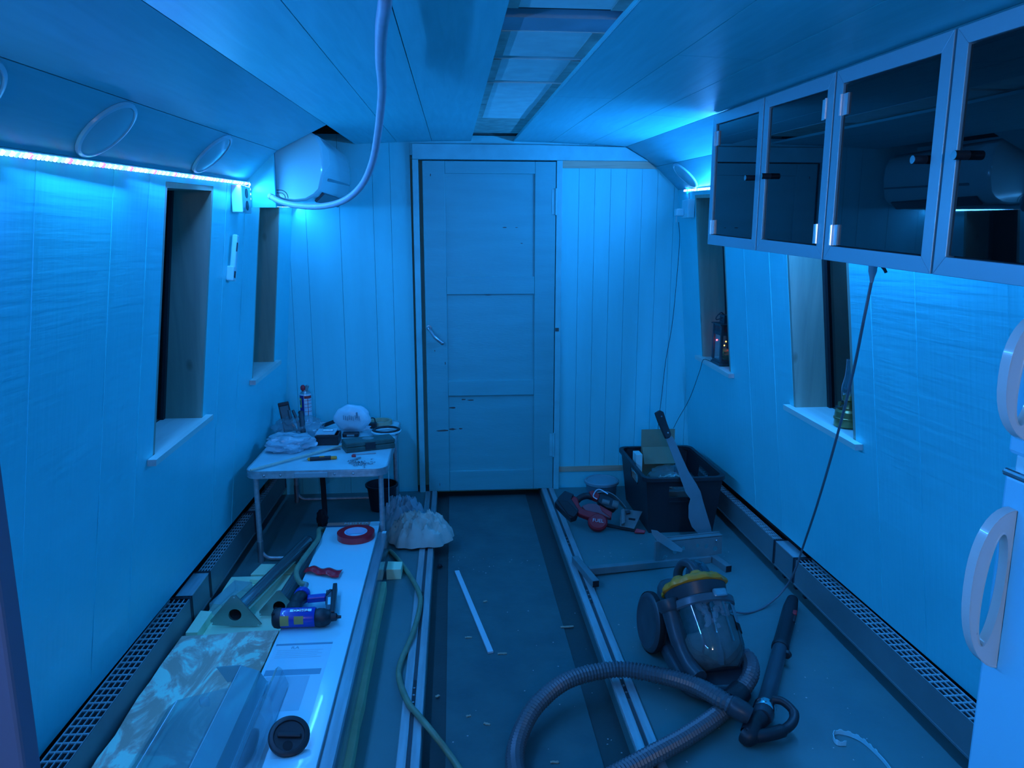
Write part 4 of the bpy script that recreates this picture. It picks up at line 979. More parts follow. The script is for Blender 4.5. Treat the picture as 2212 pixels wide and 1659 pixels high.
# crumpled dust sheet
c = PZ(895, 1178)
o = thing('dust_sheet', 'heap of crumpled off-white dust sheet on the floor by the table', 'dust sheet', (c.x, c.y + 0.06, 0))
M_SHEET = mat('sheet_cloth', (0.52, 0.58, 0.52), 0.8, var=0.2, vscale=7, bump=0.35, bscale=12)
def heap(cx, cy, rx, ry, H, seed, folds, z0=0.0125):
    """crumpled cloth: a mound with ridged folds running down it and an irregular hem"""
    so_ = Vector((seed * 2.3, seed * 1.1, seed)); nr, nt = 26, 90; m = MB()
    def rid(v): return 1 - abs(noise.noise(v + so_)) * 2
    for i in range(nr + 1):
        r = i / nr
        for j in range(nt):
            t = 2 * math.pi * j / nt; ct, st = math.cos(t), math.sin(t)
            hem = 1 + 0.28 * noise.noise(Vector((ct * 1.3, st * 1.3, 0)) + so_) + 0.10 * noise.noise(Vector((ct * 4, st * 4, 1)) + so_)
            x, y = ct * r * hem, st * r * hem
            f = rid(Vector((ct * folds * 0.55 + 0.6 * x, st * folds * 0.55, r * 1.6)))
            g = rid(Vector((x * 2.6, y * 2.6, 4)))
            dome = max(0.0, 1 - r ** 2.2) ** 0.75
            z = H * dome * (0.62 + 0.17 * f * min(1, r * 2) + 0.30 * (g - 0.5)) + 0.010 * (1 - r) + 0.006 * max(0, f) * (r > 0.9)
            q = Vector((x * 3.2, y * 3.2, seed)); n1 = noise.noise(q) ; n2 = noise.noise(q * 2.1 + so_)
            z += dome * H * (0.20 * (1 - abs(n2) * 2.2) - 0.06)
            m.v.append(Vector((cx + rx * (x + 0.10 * n1 * dome), cy + ry * (y + 0.10 * n2 * dome), z0 + max(0.0, z))))
    for i in range(nr):
        for j in range(nt):
            k = (j + 1) % nt; m.f.append((i * nt + j, i * nt + k, (i + 1) * nt + k, (i + 1) * nt + j))
    return m
heap(-0.180, 3.60, 0.165, 0.125, 0.165, 5, 1.7).build('near_fold', M_SHEET, o, 50)
heap(-0.285, 3.74, 0.135, 0.11, 0.20, 4, 1.2).build('far_fold', mat('sheet_film', (0.22, 0.42, 0.48), 0.5, bump=0.4, bscale=18), o, 60)
# ================================================================== STACK OF MATERIAL ALONG THE LEFT
M_FOAM = mat('foam_yellow', (0.70, 0.92, 0.62), 0.75, bump=0.2, bscale=40)
def foam_dirty():
    m = bpy.data.materials.new('foam_dirty'); m.use_nodes = True; nt = m.node_tree; N = nt.nodes; L = nt.links; b = N['Principled BSDF']
    b.inputs['Roughness'].default_value = 0.75
    tc = N.new('ShaderNodeTexCoord'); mp = N.new('ShaderNodeMapping'); mp.inputs['Rotation'].default_value = (0, 0, 0.7); mp.inputs['Scale'].default_value = (1.0, 0.45, 1); L.new(tc.outputs['Object'], mp.inputs[0])
    n = N.new('ShaderNodeTexNoise'); n.inputs['Scale'].default_value = 7; n.inputs['Detail'].default_value = 9; n.inputs['Roughness'].default_value = 0.62; n.inputs['Distortion'].default_value = 2.2; L.new(mp.outputs[0], n.inputs['Vector'])
    r = N.new('ShaderNodeValToRGB'); e = r.color_ramp.elements
    e[0].position = 0.44; e[0].color = (0.56, 0.44, 0.32, 1); e[1].position = 0.56; e[1].color = (0.60, 0.96, 0.74, 1)
    k = r.color_ramp.elements.new(0.50); k.color = (0.68, 0.60, 0.46, 1)
    L.new(n.outputs['Fac'], r.inputs[0]); L.new(r.outputs[0], b.inputs['Base Color'])
    bp = N.new('ShaderNodeBump'); bp.inputs['Strength'].default_value = 0.4; bp.inputs['Distance'].default_value = 0.004; L.new(n.outputs['Fac'], bp.inputs['Height']); L.new(bp.outputs[0], b.inputs['Normal'])
    return m
M_FOAMDIRT = foam_dirty()
def slab(pts, z0, z1, m, name, label, cat, grp=None, jag=0.004, seed=1):
    """board with slightly ragged cut edges"""
    random.seed(seed); P = []
    for i in range(len(pts)):
        a = Vector((*pts[i], 0)); b = Vector((*pts[(i + 1) % len(pts)], 0)); k = max(1, int((b - a).length / 0.09))
        for j in range(k):
            q = a.lerp(b, j / k); q += Vector((random.uniform(-jag, jag), random.uniform(-jag, jag), 0)) if j else Vector((0, 0, 0)); P.append((q.x, q.y, z0))
    o = MB().prism(P, (0, 0, z1 - z0)).build(name, m, None, 0, 0.002); tag(o, label, cat, grp); return o
slab([(-1.005, 0.9), (-0.66, 0.9), (-0.66, 3.17), (-1.005, 3.17)], 0.0, 0.040, M_FOAM, 'foam_board', 'pale yellow foam board lying under the dirty foam sheet', 'foam board', 'foam boards', 0.003, 4)
slab([(-1.010, 0.9), (-0.665, 0.9), (-0.665, 2.60), (-1.012, 2.585)], 0.0405, 0.085, M_FOAMDIRT, 'foam_board', 'large foam sheet smeared with brown dirt and glue', 'foam board', 'foam boards', 0.006, 5)
slab([(-1.012, 2.62), (-0.968, 2.62), (-0.965, 2.78), (-1.012, 2.79)], 0.0405, 0.078, M_FOAM, 'foam_offcut', 'yellow foam offcut by the joint cover of the left radiators', 'foam offcut', 'foam offcuts', 0.004, 6)
slab([(-0.93, 3.20), (-0.70, 3.19), (-0.70, 3.30), (-0.91, 3.31)], 0.0, 0.035, M_FOAM, 'foam_offcut', 'pale foam offcut on the floor in front of the table legs', 'foam offcut', 'foam offcuts', 0.004, 7)
slab([(-0.905, 3.095), (-0.845, 3.085), (-0.835, 3.115), (-0.895, 3.125)], 0.0405, 0.060, M_FOAM, 'foam_offcut', 'thin foam splinter lying beside the clear tray', 'foam offcut', 'foam offcuts', 0.003, 8)
slab([(-0.322, 3.17), (-0.256, 3.17), (-0.254, 3.25), (-0.322, 3.26)], 0.0, 0.05, M_FOAM, 'foam_block', 'small yellow foam block on the floor near the dust sheet', 'foam block', None, 0.003, 9)
slab([(-0.590, 0.9), (-0.310, 0.9), (-0.310, 3.05), (-0.590, 3.05)], 0.0, 0.050, mat('foam_green', (0.40, 0.58, 0.34), 0.75, var=0.15, vscale=12), 'foam_strip', 'long greenish foam strip under the pack of panels', 'foam strip', None, 0.002, 10)

# pack of ceiling panels in clear film
pk = thing('panel_pack', 'pack of long ceiling panels wrapped in clear film', 'panel pack', (-0.48, 2.1, 0.0505))
M_PANEL = mat('panel_edge', (0.36, 0.52, 0.56), 0.3, var=0.2, vscale=10, stretch=(20, 0.3, 20))
PZ1 = 0.152
for i, (x0, x1, z0, z1, yy) in enumerate(((-0.572, -0.332, 0.0505, 0.083, 3.36), (-0.572, -0.338, 0.0845, 0.117, 3.38), (-0.572, -0.335, 0.1185, PZ1, 3.36))):
    MB().box(x0, x1, 0.9, yy, z0, z1).build('panel', M_PANEL, pk, 0, 0.002)
    MB().box(x1 - 0.0005, x1 + 0.004, 0.9, yy, z0 + 0.010, z0 + 0.016).build('tongue_edge', M_ALU, pk, 0)
MB().box(-0.370, -0.3345, 0.9, 3.362, PZ1 + 0.0002, PZ1 + 0.0016).build('edge_strip', M_ALU, pk, 0)
f = MB(); f.add([(-0.3275, 0.9, 0.052), (-0.3275, 3.37, 0.052), (-0.3285, 3.37, PZ1 + 0.003), (-0.3285, 0.9, PZ1 + 0.003), (-0.370, 3.37, PZ1 + 0.003), (-0.370, 0.9, PZ1 + 0.003)], [(0, 1, 2, 3), (3, 2, 4, 5)])
f.build('film', clear('pack_film', (0.86, 0.92, 0.94), 0.5, 0.1, 0.05), pk, 60)
q = PZ(836, 1152, PZ1); MB().box(-0.352, -0.334, 3.335, 3.3615, PZ1 + 0.004, PZ1 + 0.0055).build('film_tab', M_WPLAS, pk, 0)
# the loose white panel on top
PT = 0.170
wp = thing('ceiling_plank', 'glossy white plank lying on top of the wrapped panel pack', 'plank', (-0.505, 2.2, PZ1 + 0.001))
M_GLOSS = mat('panel_gloss', (0.46, 0.86, 0.92), 0.11, bump=0.03, bscale=60, stretch=(1, 8, 1), coat=0.3)
MB().box(-0.622, -0.372, 0.9, 3.455, PZ1 + 0.0035, PT).build('board', M_GLOSS, wp, 0, 0.0015)
L0, L1 = PZ(713, 1128, PT), PZ(800, 1128, PT)
M_LABO = mat('label_orange', (0.60, 0.28, 0.20), 0.5); M_LABD = mat('label_dark', (0.06, 0.12, 0.18), 0.5)
MB().box(-0.621, -0.418, 3.418, 3.456, PT, PT + 0.0006).build('orange_label', M_LABO, wp, 0)
MB().box(-0.621, -0.418, 3.398, 3.417, PT, PT + 0.0006).build('dark_label', M_LABD, wp, 0)
MB().box(-0.416, -0.373, 3.395, 3.456, PT, PT + 0.0008).build('end_tab', M_WPLAS, wp, 0)
text('MEISTER', 0.032, wp, 'lettering', M_WPLAS, (-0.483, 3.438, PT + 0.0008), (1, 0, 0), (0, 0, 1), 0.0003)
# printed sheet under the film
M_SHP = mat('printed_sheet', (0.46, 0.78, 0.86), 0.25); M_SHB = mat('sheet_bar', (0.14, 0.36, 0.46), 0.3); M_SHG = mat('sheet_grey', (0.34, 0.58, 0.66), 0.3)
yA_, yB_ = PZ(650, 1393, PT).y, PZ(600, 1640, PT).y
MB().box(-0.612, -0.425, yB_, yA_, PT, PT + 0.0004).build('printed_sheet', M_SHP, wp, 0)
MB().box(-0.612, -0.425, yA_ - 0.002, yA_ + 0.010, PT + 0.0004, PT + 0.0007).build('dark_bar', M_SHB, wp, 0)
yC = PZ(640, 1452, PT).y
MB().box(-0.610, -0.436, yC - 0.016, yC + 0.016, PT + 0.0004, PT + 0.0007).build('dark_bar', M_SHB, wp, 0)
MB().box(-0.600, -0.465, yC - 0.20, yC - 0.022, PT + 0.0004, PT + 0.0007).build('grey_field', M_SHG, wp, 0)
for k in range(5): MB().box(-0.600, -0.45 - 0.015 * (k % 2), yA_ - 0.035 - k * 0.011, yA_ - 0.032 - k * 0.011, PT + 0.0004, PT + 0.0006).build('printed_line', M_SHG, wp, 0)
text('RA', 0.022, wp, 'lettering', M_SHB, (-0.545, yA_ - 0.018, PT + 0.0006), (1, 0, 0), (0, 0, 1), 0.0002)

# red tape roll
c = PZ(776, 1150, PT + 0.02); c = Vector((-0.463, 3.262, PT + 0.001))
o = thing('tape_roll', 'roll of dark red tape on the far end of the white plank', 'tape', c)
R = []
for r_, h in ((0.052, 0.0), (0.085, 0.0), (0.085, 0.028), (0.052, 0.028)): R.append([c + Vector((r_ * math.cos(2 * math.pi * k / 48), r_ * math.sin(2 * math.pi * k / 48), h)) for k in range(48)])
MB().rings(R, False, True).build('tape', mat('tape_red', (0.62, 0.015, 0.03), 0.25, coat=0.3), o)
R = []
for r_, h in ((0.047, -0.0), (0.0518, -0.0), (0.0518, 0.0295), (0.047, 0.0295)): R.append([c + Vector((r_ * math.cos(2 * math.pi * k / 48), r_ * math.sin(2 * math.pi * k / 48), h)) for k in range(48)])
MB().rings(R, False, True).build('core', mat('tape_core', (0.50, 0.62, 0.78), 0.4), o)
# curled strip of the red tape
a, b = PZ(660, 1232, PT + 0.004), PZ(736, 1242, PT + 0.004)
def strip(u, v):
    q = a.lerp(b, u); sd = Vector((0.1, 1, 0)) * 0.072
    return q + sd * (v - 0.5) * (0.7 + 0.3 * u) + Vector((0, 0, 0.0025 + 0.012 * math.sin(u * 7.5) ** 2 * (0.4 + 0.6 * (1 - u)) + 0.004 * math.sin(v * 3.1)))
o = MB().sheet(strip, 24, 5).build('tape_strip', mat('tape_red_gloss', (0.72, 0.02, 0.04), 0.12), None, 60, 0, 0.0006); tag(o, 'curled offcut of shiny red tape on the white plank', 'tape strip')

# ---- nail gun lying on the white plank
by = 2.46; bz = PT + 0.036
g = thing('nail_gun', 'blue air nail gun lying on the white plank', 'nail gun', (-0.52, by, PT))
M_BLUE = mat('tool_blue', (0.015, 0.045, 0.42), 0.3, coat=0.3)
MB().lathe([(0.030, 0.0), (0.034, 0.004), (0.034, 0.118), (0.031, 0.124)], (-0.625, by, bz), (1, 0, 0), 24).build('cylinder', M_BLUE, g)
cap = MB().lathe([(0.026, -0.020), (0.033, -0.014), (0.036, -0.002), (0.035, 0.010)], (-0.628, by, bz), (1, 0, 0), 20).build('end_cap', M_BLACK, g)
for k in range(5): MB().obox((-0.642, by - 0.022 + k * 0.011, bz + 0.020), (0.010, 0.004, 0.020)).build('exhaust_slot', M_BLACKM, cap, 0)
MB().lathe([(0.030, 0.0), (0.033, 0.012), (0.032, 0.030), (0.024, 0.048), (0.015, 0.054), (0.013, 0.072), (0.006, 0.076), (0.005, 0.088)], (-0.501, by, bz - 0.004), (1, 0, 0), 16).build('nose', M_BLACK, g)
# handle away from the camera
gh = MB().tube(catmull([(-0.585, by + 0.026, bz), (-0.590, by + 0.078, bz + 0.002), (-0.588, by + 0.130, bz + 0.002), (-0.580, by + 0.166, bz)], 6), [0.028] * 6 + [0.024] * 6 + [0.026] * 7, 14).build('grip', M_BLACK, g)
MB().lathe([(0.029, 0.0), (0.031, 0.008), (0.029, 0.030), (0.018, 0.042)], (-0.581, by + 0.153, bz), (-0.02, 1, 0), 18).build('grip_end', M_BLUE, g)
MB().bar((-0.556, by + 0.137, bz), (-0.490, by + 0.146, bz), 0.030, 0.022).build('bridge', M_BLUE, g, 0, 0.004)
# magazine from nose back to bridge
MB().bar((-0.446, by + 0.013, bz - 0.004), (-0.470, by + 0.240, bz - 0.004), 0.016, 0.032).build('magazine', M_BLACK, g, 0, 0.003)
MB().bar((-0.462, by + 0.039, bz - 0.006), (-0.486, by + 0.195, bz - 0.006), 0.022, 0.026).build('magazine_cover', mat('gun_grey', (0.06, 0.10, 0.13), 0.4), g, 0, 0.003)
MB().bar((-0.490, by + 0.146, bz), (-0.478, by + 0.195, bz), 0.012, 0.018).build('bridge_arm', M_BLACK, g, 0, 0.002)
MB().prism([(-0.492, by + 0.153, bz - 0.006), (-0.478, by + 0.153, bz - 0.006), (-0.483, by + 0.094, bz - 0.006)], (0, 0, 0.012)).build('trigger', M_BLACK, g, 0, 0.001)
M_GOLD = mat('warning_label', (0.50, 0.36, 0.10), 0.5)
cyl_n = lambda ang: Vector((0, -math.cos(ang), math.sin(ang)))
def wraplab(x0, x1, a0, a1, m, nm, r=0.0345):
    k = 6; mm = MB(); R = []
    for x in (x0, x1): R += [Vector((x, by, bz)) + cyl_n(math.radians(a0 + (a1 - a0) * i / k)) * r for i in range(k + 1)]
    n = k + 1; mm.v = R; mm.f = [(i, i + 1, n + i + 1, n + i) for i in range(k)]; return mm.build(nm, m, g)
wraplab(-0.618, -0.588, -25, 38, M_GOLD, 'warning_label'); wraplab(-0.570, -0.538, -15, 34, M_GOLD, 'warning_label')
wraplab(-0.586, -0.512, 62, 82, M_WPLAS, 'brand_label')
text('TIMCO', 0.017, g, 'lettering', mat('brand_red', (0.35, 0.03, 0.12), 0.5), Vector((-0.549, by, bz)) + cyl_n(math.radians(72)) * 0.0352, (-1, 0, 0), cyl_n(math.radians(72)), 0.0003)
MB().bar((-0.4660, by + 0.072, bz + 0.0078), (-0.4745, by + 0.130, bz + 0.0078), 0.010, 0.001).build('serial_label', M_WPLAS, g, 0)
cn = MB().cyl((-0.581, by + 0.205, bz), (-0.583, by + 0.260, bz), 0.010, n=12).build('air_coupling', M_STEEL, g)
# green air hose: from the coupling, round the end of the stack, over the left deck to the walkway
hp = [(-0.583, by + 0.258, bz), PZ(648, 1258, 0.21), PZ(640, 1235, 0.215), PZ(655, 1208, 0.205), PZ(676, 1180, 0.195), PZ(688, 1162, 0.190), (-0.648, 3.36, 0.175), (-0.642, 3.45, 0.135), (-0.628, 3.51, 0.065), (-0.58, 3.55, 0.0135), (-0.47, 3.56, 0.0120), (-0.36, 3.46, 0.0120), PZ(845, 1192, 0.0115), PZ(880, 1235, 0.012), PZ(905, 1280, 0.021), PZ(907, 1310, 0.021), PZ(893, 1365, 0.021), PZ(866, 1430, 0.0115), PZ(862, 1465, 0.0115), PZ(880, 1515, 0.0215), PZ(902, 1543, 0.0225), PZ(922, 1567, 0.0220), PZ(942, 1592, 0.010), PZ(965, 1622, -0.020), PZ(1000, 1675, -0.0335), PZ(1035, 1760, -0.0345), PZ(1040, 1900, -0.0345)]
o = MB().tube(resample(catmull(hp, 8), 0.015), 0.0105, 10).build('air_hose', mat('hose_green', (0.20, 0.30, 0.19), 0.45, var=0.2, vscale=20), None, 50)
tag(o, 'olive green air hose from the nail gun snaking over the floor track', 'hose')

# ---- two table legs with triangular flanges, laid on the foam
M_NICK = mat('satin_nickel', (0.34, 0.44, 0.42), 0.3, 0.75, var=0.15, vscale=9)
M_NICKT = mat('leg_tube', (0.45, 0.55, 0.56), 0.18, 0.85)
def flange_leg(cpx, base_py, far_px, far_z, label, tri, zbase):
    b0 = PZ(cpx, base_py, zbase); fy = b0.y
    V = [PY(x, y, fy) for x, y in tri]
    o = thing('flanged_leg', label, 'table leg', (b0.x, fy, zbase), group='steel table legs')
    ctr = sum(V, Vector()) / 3; far = PZ(*far_px, far_z); hole = Vector((ctr.x, fy, ctr.z + 0.001)); ax = (far - hole).normalized()
    # rounded triangle plate with a round hole
    P = []
    for i in range(3):
        a_, b_, c_ = V[i - 1], V[i], V[(i + 1) % 3]
        for t in (0.10, 0.03): P.append(b_.lerp(a_, t) if t == 0.10 else b_.lerp(a_, 0.03).lerp(b_.lerp(c_, 0.03), 0.5))
        P.append(b_.lerp(c_, 0.10))
    n = 30; r = 0.024; inner = [hole + Vector((r * math.cos(2 * math.pi * k / n), 0, r * math.sin(2 * math.pi * k / n))) for k in range(n)]
    # outer ring resampled to n by angle
    outer = []
    for k in range(n):
        d_ = Vector((math.cos(2 * math.pi * k / n), 0, math.sin(2 * math.pi * k / n))); best = 9
        for i in range(len(P)):
            p_, q_ = P[i], P[(i + 1) % len(P)]; e_ = q_ - p_; den = d_.x * e_.z - d_.z * e_.x
            if abs(den) < 1e-9: continue
            w_ = p_ - hole; t = (w_.x * e_.z - w_.z * e_.x) / den; u = (w_.x * d_.z - w_.z * d_.x) / den
            if t > 0 and -0.001 <= u <= 1.001: best = min(best, t)
        outer.append(hole + d_ * best)
    D = Vector((0, 0.006, 0))
    MB().rings([outer, inner, [q + D for q in inner], [q + D for q in outer]], False, True).build('flange', M_NICK, o, 30)
    for v_ in V: MB().cyl(v_.lerp(ctr, 0.2) - Vector((0, 0.001, 0)), v_.lerp(ctr, 0.2) + Vector((0, 0.001, 0)), 0.0035, n=10).build('screw_hole', M_CHROME, o)
    R = []; m = MB()
    x_ = ax.cross(Vector((0, 0, 1))).normalized(); z_ = x_.cross(ax)
    def rg(c_, r_): return [c_ + (x_ * math.cos(2 * math.pi * k / 24) + z_ * math.sin(2 * math.pi * k / 24)) * r_ for k in range(24)]
    s0 = hole + Vector((0, 0.008, 0))
    m.rings([rg(s0, 0.0245), rg(s0, 0.029), rg(far, 0.029)], False); m.build('tube', M_NICKT, o)
    MB().cyl(far - ax * 0.003, far + ax * 0.012, 0.0292, 0.026, n=24).build('foot_cap', M_BLACK, o)
    return o
flange_leg(508, 1354, (664, 1170), 0.072, 'steel table leg with a triangular flange, nearer the left radiator', [(505, 1281), (446, 1350), (571, 1355)], 0.0450)
flange_leg(605, 1332, (689, 1173), 0.073, 'steel table leg with a triangular flange, tucked against the nail gun', [(602, 1272), (552, 1330), (655, 1332)], 0.0440)

# ---- clear box lid and clear covers
M_CLR = clear('clear_acrylic', (0.96, 0.98, 0.99), 0.5, 0.06, 0.16, (0.5, 0.74, 0.80))
M_CLRE = clear('highlight_clear', (0.9, 0.96, 0.97), 0.9, 0.1, 0.65, (0.55, 0.90, 0.97))
M_CLR2 = clear('clear_cover', (0.93, 0.98, 0.98), 0.7, 0.05, 0.16, (0.36, 0.68, 0.74))
a, b, c_, d_ = PZ(452, 1304, 0.085), PZ(480, 1307, 0.085), PZ(545, 1258, 0.085), PZ(507, 1254, 0.085)
o = thing('clear_tray', 'shallow clear plastic tray lying on the foam beside the flanged legs', 'tray', ((a + c_) / 2).to_tuple()[:2] + (0.0425,))
tp = [Vector((q.x, q.y, 0.085)) for q in (a, b, c_, d_)]; bt = [Vector((q.x, q.y, 0.0405)) for q in (a, b, c_, d_)]
MB().prism(tp, (0, 0, 0.002)).build('top_sheet', M_CLR, o, 0)
for i in range(4):
    j = (i + 1) % 4; dn = ((tp[j] - tp[i]).cross(Vector((0, 0, 1)))).normalized() * 0.002
    MB().hexa([bt[i], bt[j], bt[j] - dn, bt[i] - dn, tp[i], tp[j], tp[j] - dn, tp[i] - dn]).build('side_wall', M_CLR, o, 0)
def extr(name, prof_, y0, y1, m, parent, th=0.0025, lip=None):
    """thin sheet folded along the profile, running along the boat"""
    mm = MB(); n = len(prof_); up = []
    for i, (x, z) in enumerate(prof_):
        a_ = Vector(prof_[max(0, i - 1)]); b_ = Vector(prof_[min(n - 1, i + 1)]); t = (b_ - a_).normalized(); up.append(Vector((-t.y, t.x)) * th)
    mm.rings([[(x, y, z) for x, z in prof_] + [(prof_[i][0] + up[i].x, y, prof_[i][1] + up[i].y) for i in range(n - 1, -1, -1)] for y in (y0, y1)])
    return mm.build(name, m, parent, 30)
o = thing('clear_cover', 'large folded clear plastic cover lying over the dirty foam', 'plastic cover', (-0.78, 1.6, 0.087))
zr = 0.235
ya_ = PZ(520, 1437, zr).y
xr = PZ(522, 1436, zr).x
extr('folded_sheet', [(-0.905, 0.088), (-0.860, 0.125), (xr - 0.045, 0.16), (xr, zr)], 1.0, ya_, M_CLR2, o)
extr('side_panel', [(xr + 0.001, zr), (xr + 0.052, zr - 0.02), (xr + 0.072, zr - 0.055), (xr + 0.078, 0.178)], 1.0, ya_ - 0.005, clear('clear_cover_dense', (0.72, 0.92, 0.93), 0.7, 0.06, 0.46, (0.24, 0.60, 0.66)), o)
MB().prism([(xr - 0.075, ya_, zr - 0.004), (xr, ya_, zr), (xr - 0.018, ya_, zr - 0.050), (xr - 0.045, ya_, zr - 0.056)], (0, 0.003, 0)).build('end_gusset', MATS['clear_cover_dense'], o, 0)
extr('lower_flap', [(-0.990, 0.0875), (-0.93, 0.115), (-0.875, 0.120)], 1.0, 1.80, M_CLR2, o)
MB().obox((xr - 0.10, ya_ - 0.05, 0.150), (0.028, 0.030, 0.012), Euler((0.3, 0.3, 0.5)).to_matrix()).build('clip', M_CLR, o, 0, 0.003)
for (x_, z_) in ((xr, zr), (xr - 0.045, 0.161), (-0.86, 0.127), (xr + 0.072, zr - 0.055)): MB().tube([(x_, 1.0, z_ + 0.001), (x_, ya_ - 0.002, z_ + 0.001)], 0.0016, 6).build('edge_highlight', M_CLRE, o)  # pale beads paint the bright highlights along the cover's folds
o = thing('clear_trough', 'small curved clear plastic trough resting on the white plank', 'plastic trough', (-0.58, 1.6, 0.172))
arc = [(-0.628 + 0.085 * (1 - math.cos(t)) / 1.0, PT + 0.003 + 0.060 * math.sin(t)) for t in [math.pi * k / 14 for k in range(8)]]
extr('arched_sheet', [(xr + 0.086, 0.176)] + [(xr + 0.090 + 0.05 * k / 6, 0.178 + 0.058 * math.sin(math.pi * k / 6)) for k in range(7)], 1.0, ya_ - 0.02, M_CLR, o, 0.002)
extr('upright_fin', [(-0.545, 0.174), (-0.560, 0.205), (-0.552, 0.250), (-0.538, 0.262), (-0.530, 0.240), (-0.527, 0.174)], 1.0, PZ(610, 1505, 0.25).y, M_CLR, o, 0.0025)
c = PZ(626, 1612, PT)
o = thing('black_disc', 'round black plastic disc lying near the end of the white plank', 'disc', (c.x, c.y, PT + 0.001))
dn = Vector((0.16, -0.50, 0.85)).normalized(); dc = Vector((c.x + 0.000, c.y, PT + 0.029))
MB().lathe([(0.048, -0.006), (0.054, -0.003), (0.054, 0.007), (0.049, 0.010), (0.041, 0.010), (0.039, 0.006), (0.012, 0.005)], dc, dn, 36).build('disc', M_BLACK, o)
MB().obox(dc + dn * 0.010, (0.062, 0.012, 0.008), Matrix((Vector((1, 0, 0)) - dn * dn.x, dn.cross(Vector((1, 0, 0))), dn)).transposed()).build('finger_bar', M_BLACK, o, 0, 0.003)
MB().cyl(dc + dn * 0.0055 + dn.cross(Vector((1, 0, 0))) * -0.026, dc + dn * 0.0065 + dn.cross(Vector((1, 0, 0))) * -0.026, 0.013, n=16).build('finger_hole', M_BLACKM, o)

# ---- bits on the walkway
a, b = PZ(987, 1236, SUNK), PZ(1060, 1412, SUNK)
o = MB().bar(a + Vector((0, 0, 0.005)), b + Vector((0, 0, 0.005)), 0.022, 0.009).build('white_batten', mat('batten_white', (0.44, 0.66, 0.72), 0.4), None, 0, 0.001); tag(o, 'short white batten lying on the walkway', 'batten')
random.seed(11)
M_CHIPW = wood_mat('chip_wood', (0.30, 0.30, 0.22), (0.46, 0.42, 0.32), 0.8)
for px, py, L, a, lb in ((1085, 1413, 0.035, 0.1, 'pale wood chip by the end of the white batten'), (1012, 1378, 0.028, 0.05, 'thin wood splinter beside the middle of the white batten'), (1225, 1355, 0.055, 0.15, 'dark twig-like splinter near the right floor track'), (1048, 1300, 0.018, 0.4, 'tiny wood chip right of the white batten'), (1012, 1548, 0.016, 0.3, 'small wood crumb near the green hose'), (1052, 1565, 0.022, -0.4, 'small wood sliver between the green hose and the vacuum hose'), (1198, 1648, 0.026, 0.0, 'flat wood shaving inside the loop of the vacuum hose'), (945, 1505, 0.016, 0.6, 'brown crumb on the walkway margin beside the green hose')):
    c = PZ(px, py, SUNK); rt = Euler((0.1, 0.05, a)).to_matrix(); m = MB()
    P = [c + rt @ Vector((L * (k / 6 - 0.5), 0.0045 * random.uniform(0.5, 1.2) * sd, 0.001)) for sd in (1,) for k in range(7)] + [c + rt @ Vector((L * (0.5 - k / 6), -0.0045 * random.uniform(0.5, 1.2), 0.001)) for k in range(7)]
    o = m.prism(P, (0, 0, 0.003)).build('wood_chip', M_CHIPW, None, 0); tag(o, lb, 'wood chip', 'wood chips on the walkway')
c = PZ(950, 1226, SUNK); o = blob((c.x, c.y, SUNK + 0.008), (0.012, 0.010, 0.009), 6, 0.3, 2, 3, SUNK).build('dark_crumb', M_BLACKM, None); tag(o, 'dark lump on the walkway below the dust sheet', 'crumb')
dm = MB(); random.seed(5)
for k in range(120):
    y = random.uniform(1.7, 2.95) if k % 3 else random.uniform(3.3, 3.5); x = random.choice([random.uniform(-0.1, 0.5), random.uniform(0.62, 1.38)]); z = SUNK if x < 0.52 else 0.0
    r_ = random.uniform(0.0012, 0.0035); n = 5
    if 2.4 < y < 3.3 and -0.06 < x < 0.16: continue
    dm.prism([(x + r_ * math.cos(6.28 * i / n) * random.uniform(.6, 1.4), y + r_ * math.sin(6.28 * i / n) * random.uniform(.6, 1.4), z) for i in range(n)], (0, 0, 0.0012))
o = dm.build('floor_debris', mat('debris', (0.40, 0.48, 0.48), 0.8), None, 0, kind='stuff'); tag(o, 'specks of sawdust and filler scattered over the floor', 'debris')
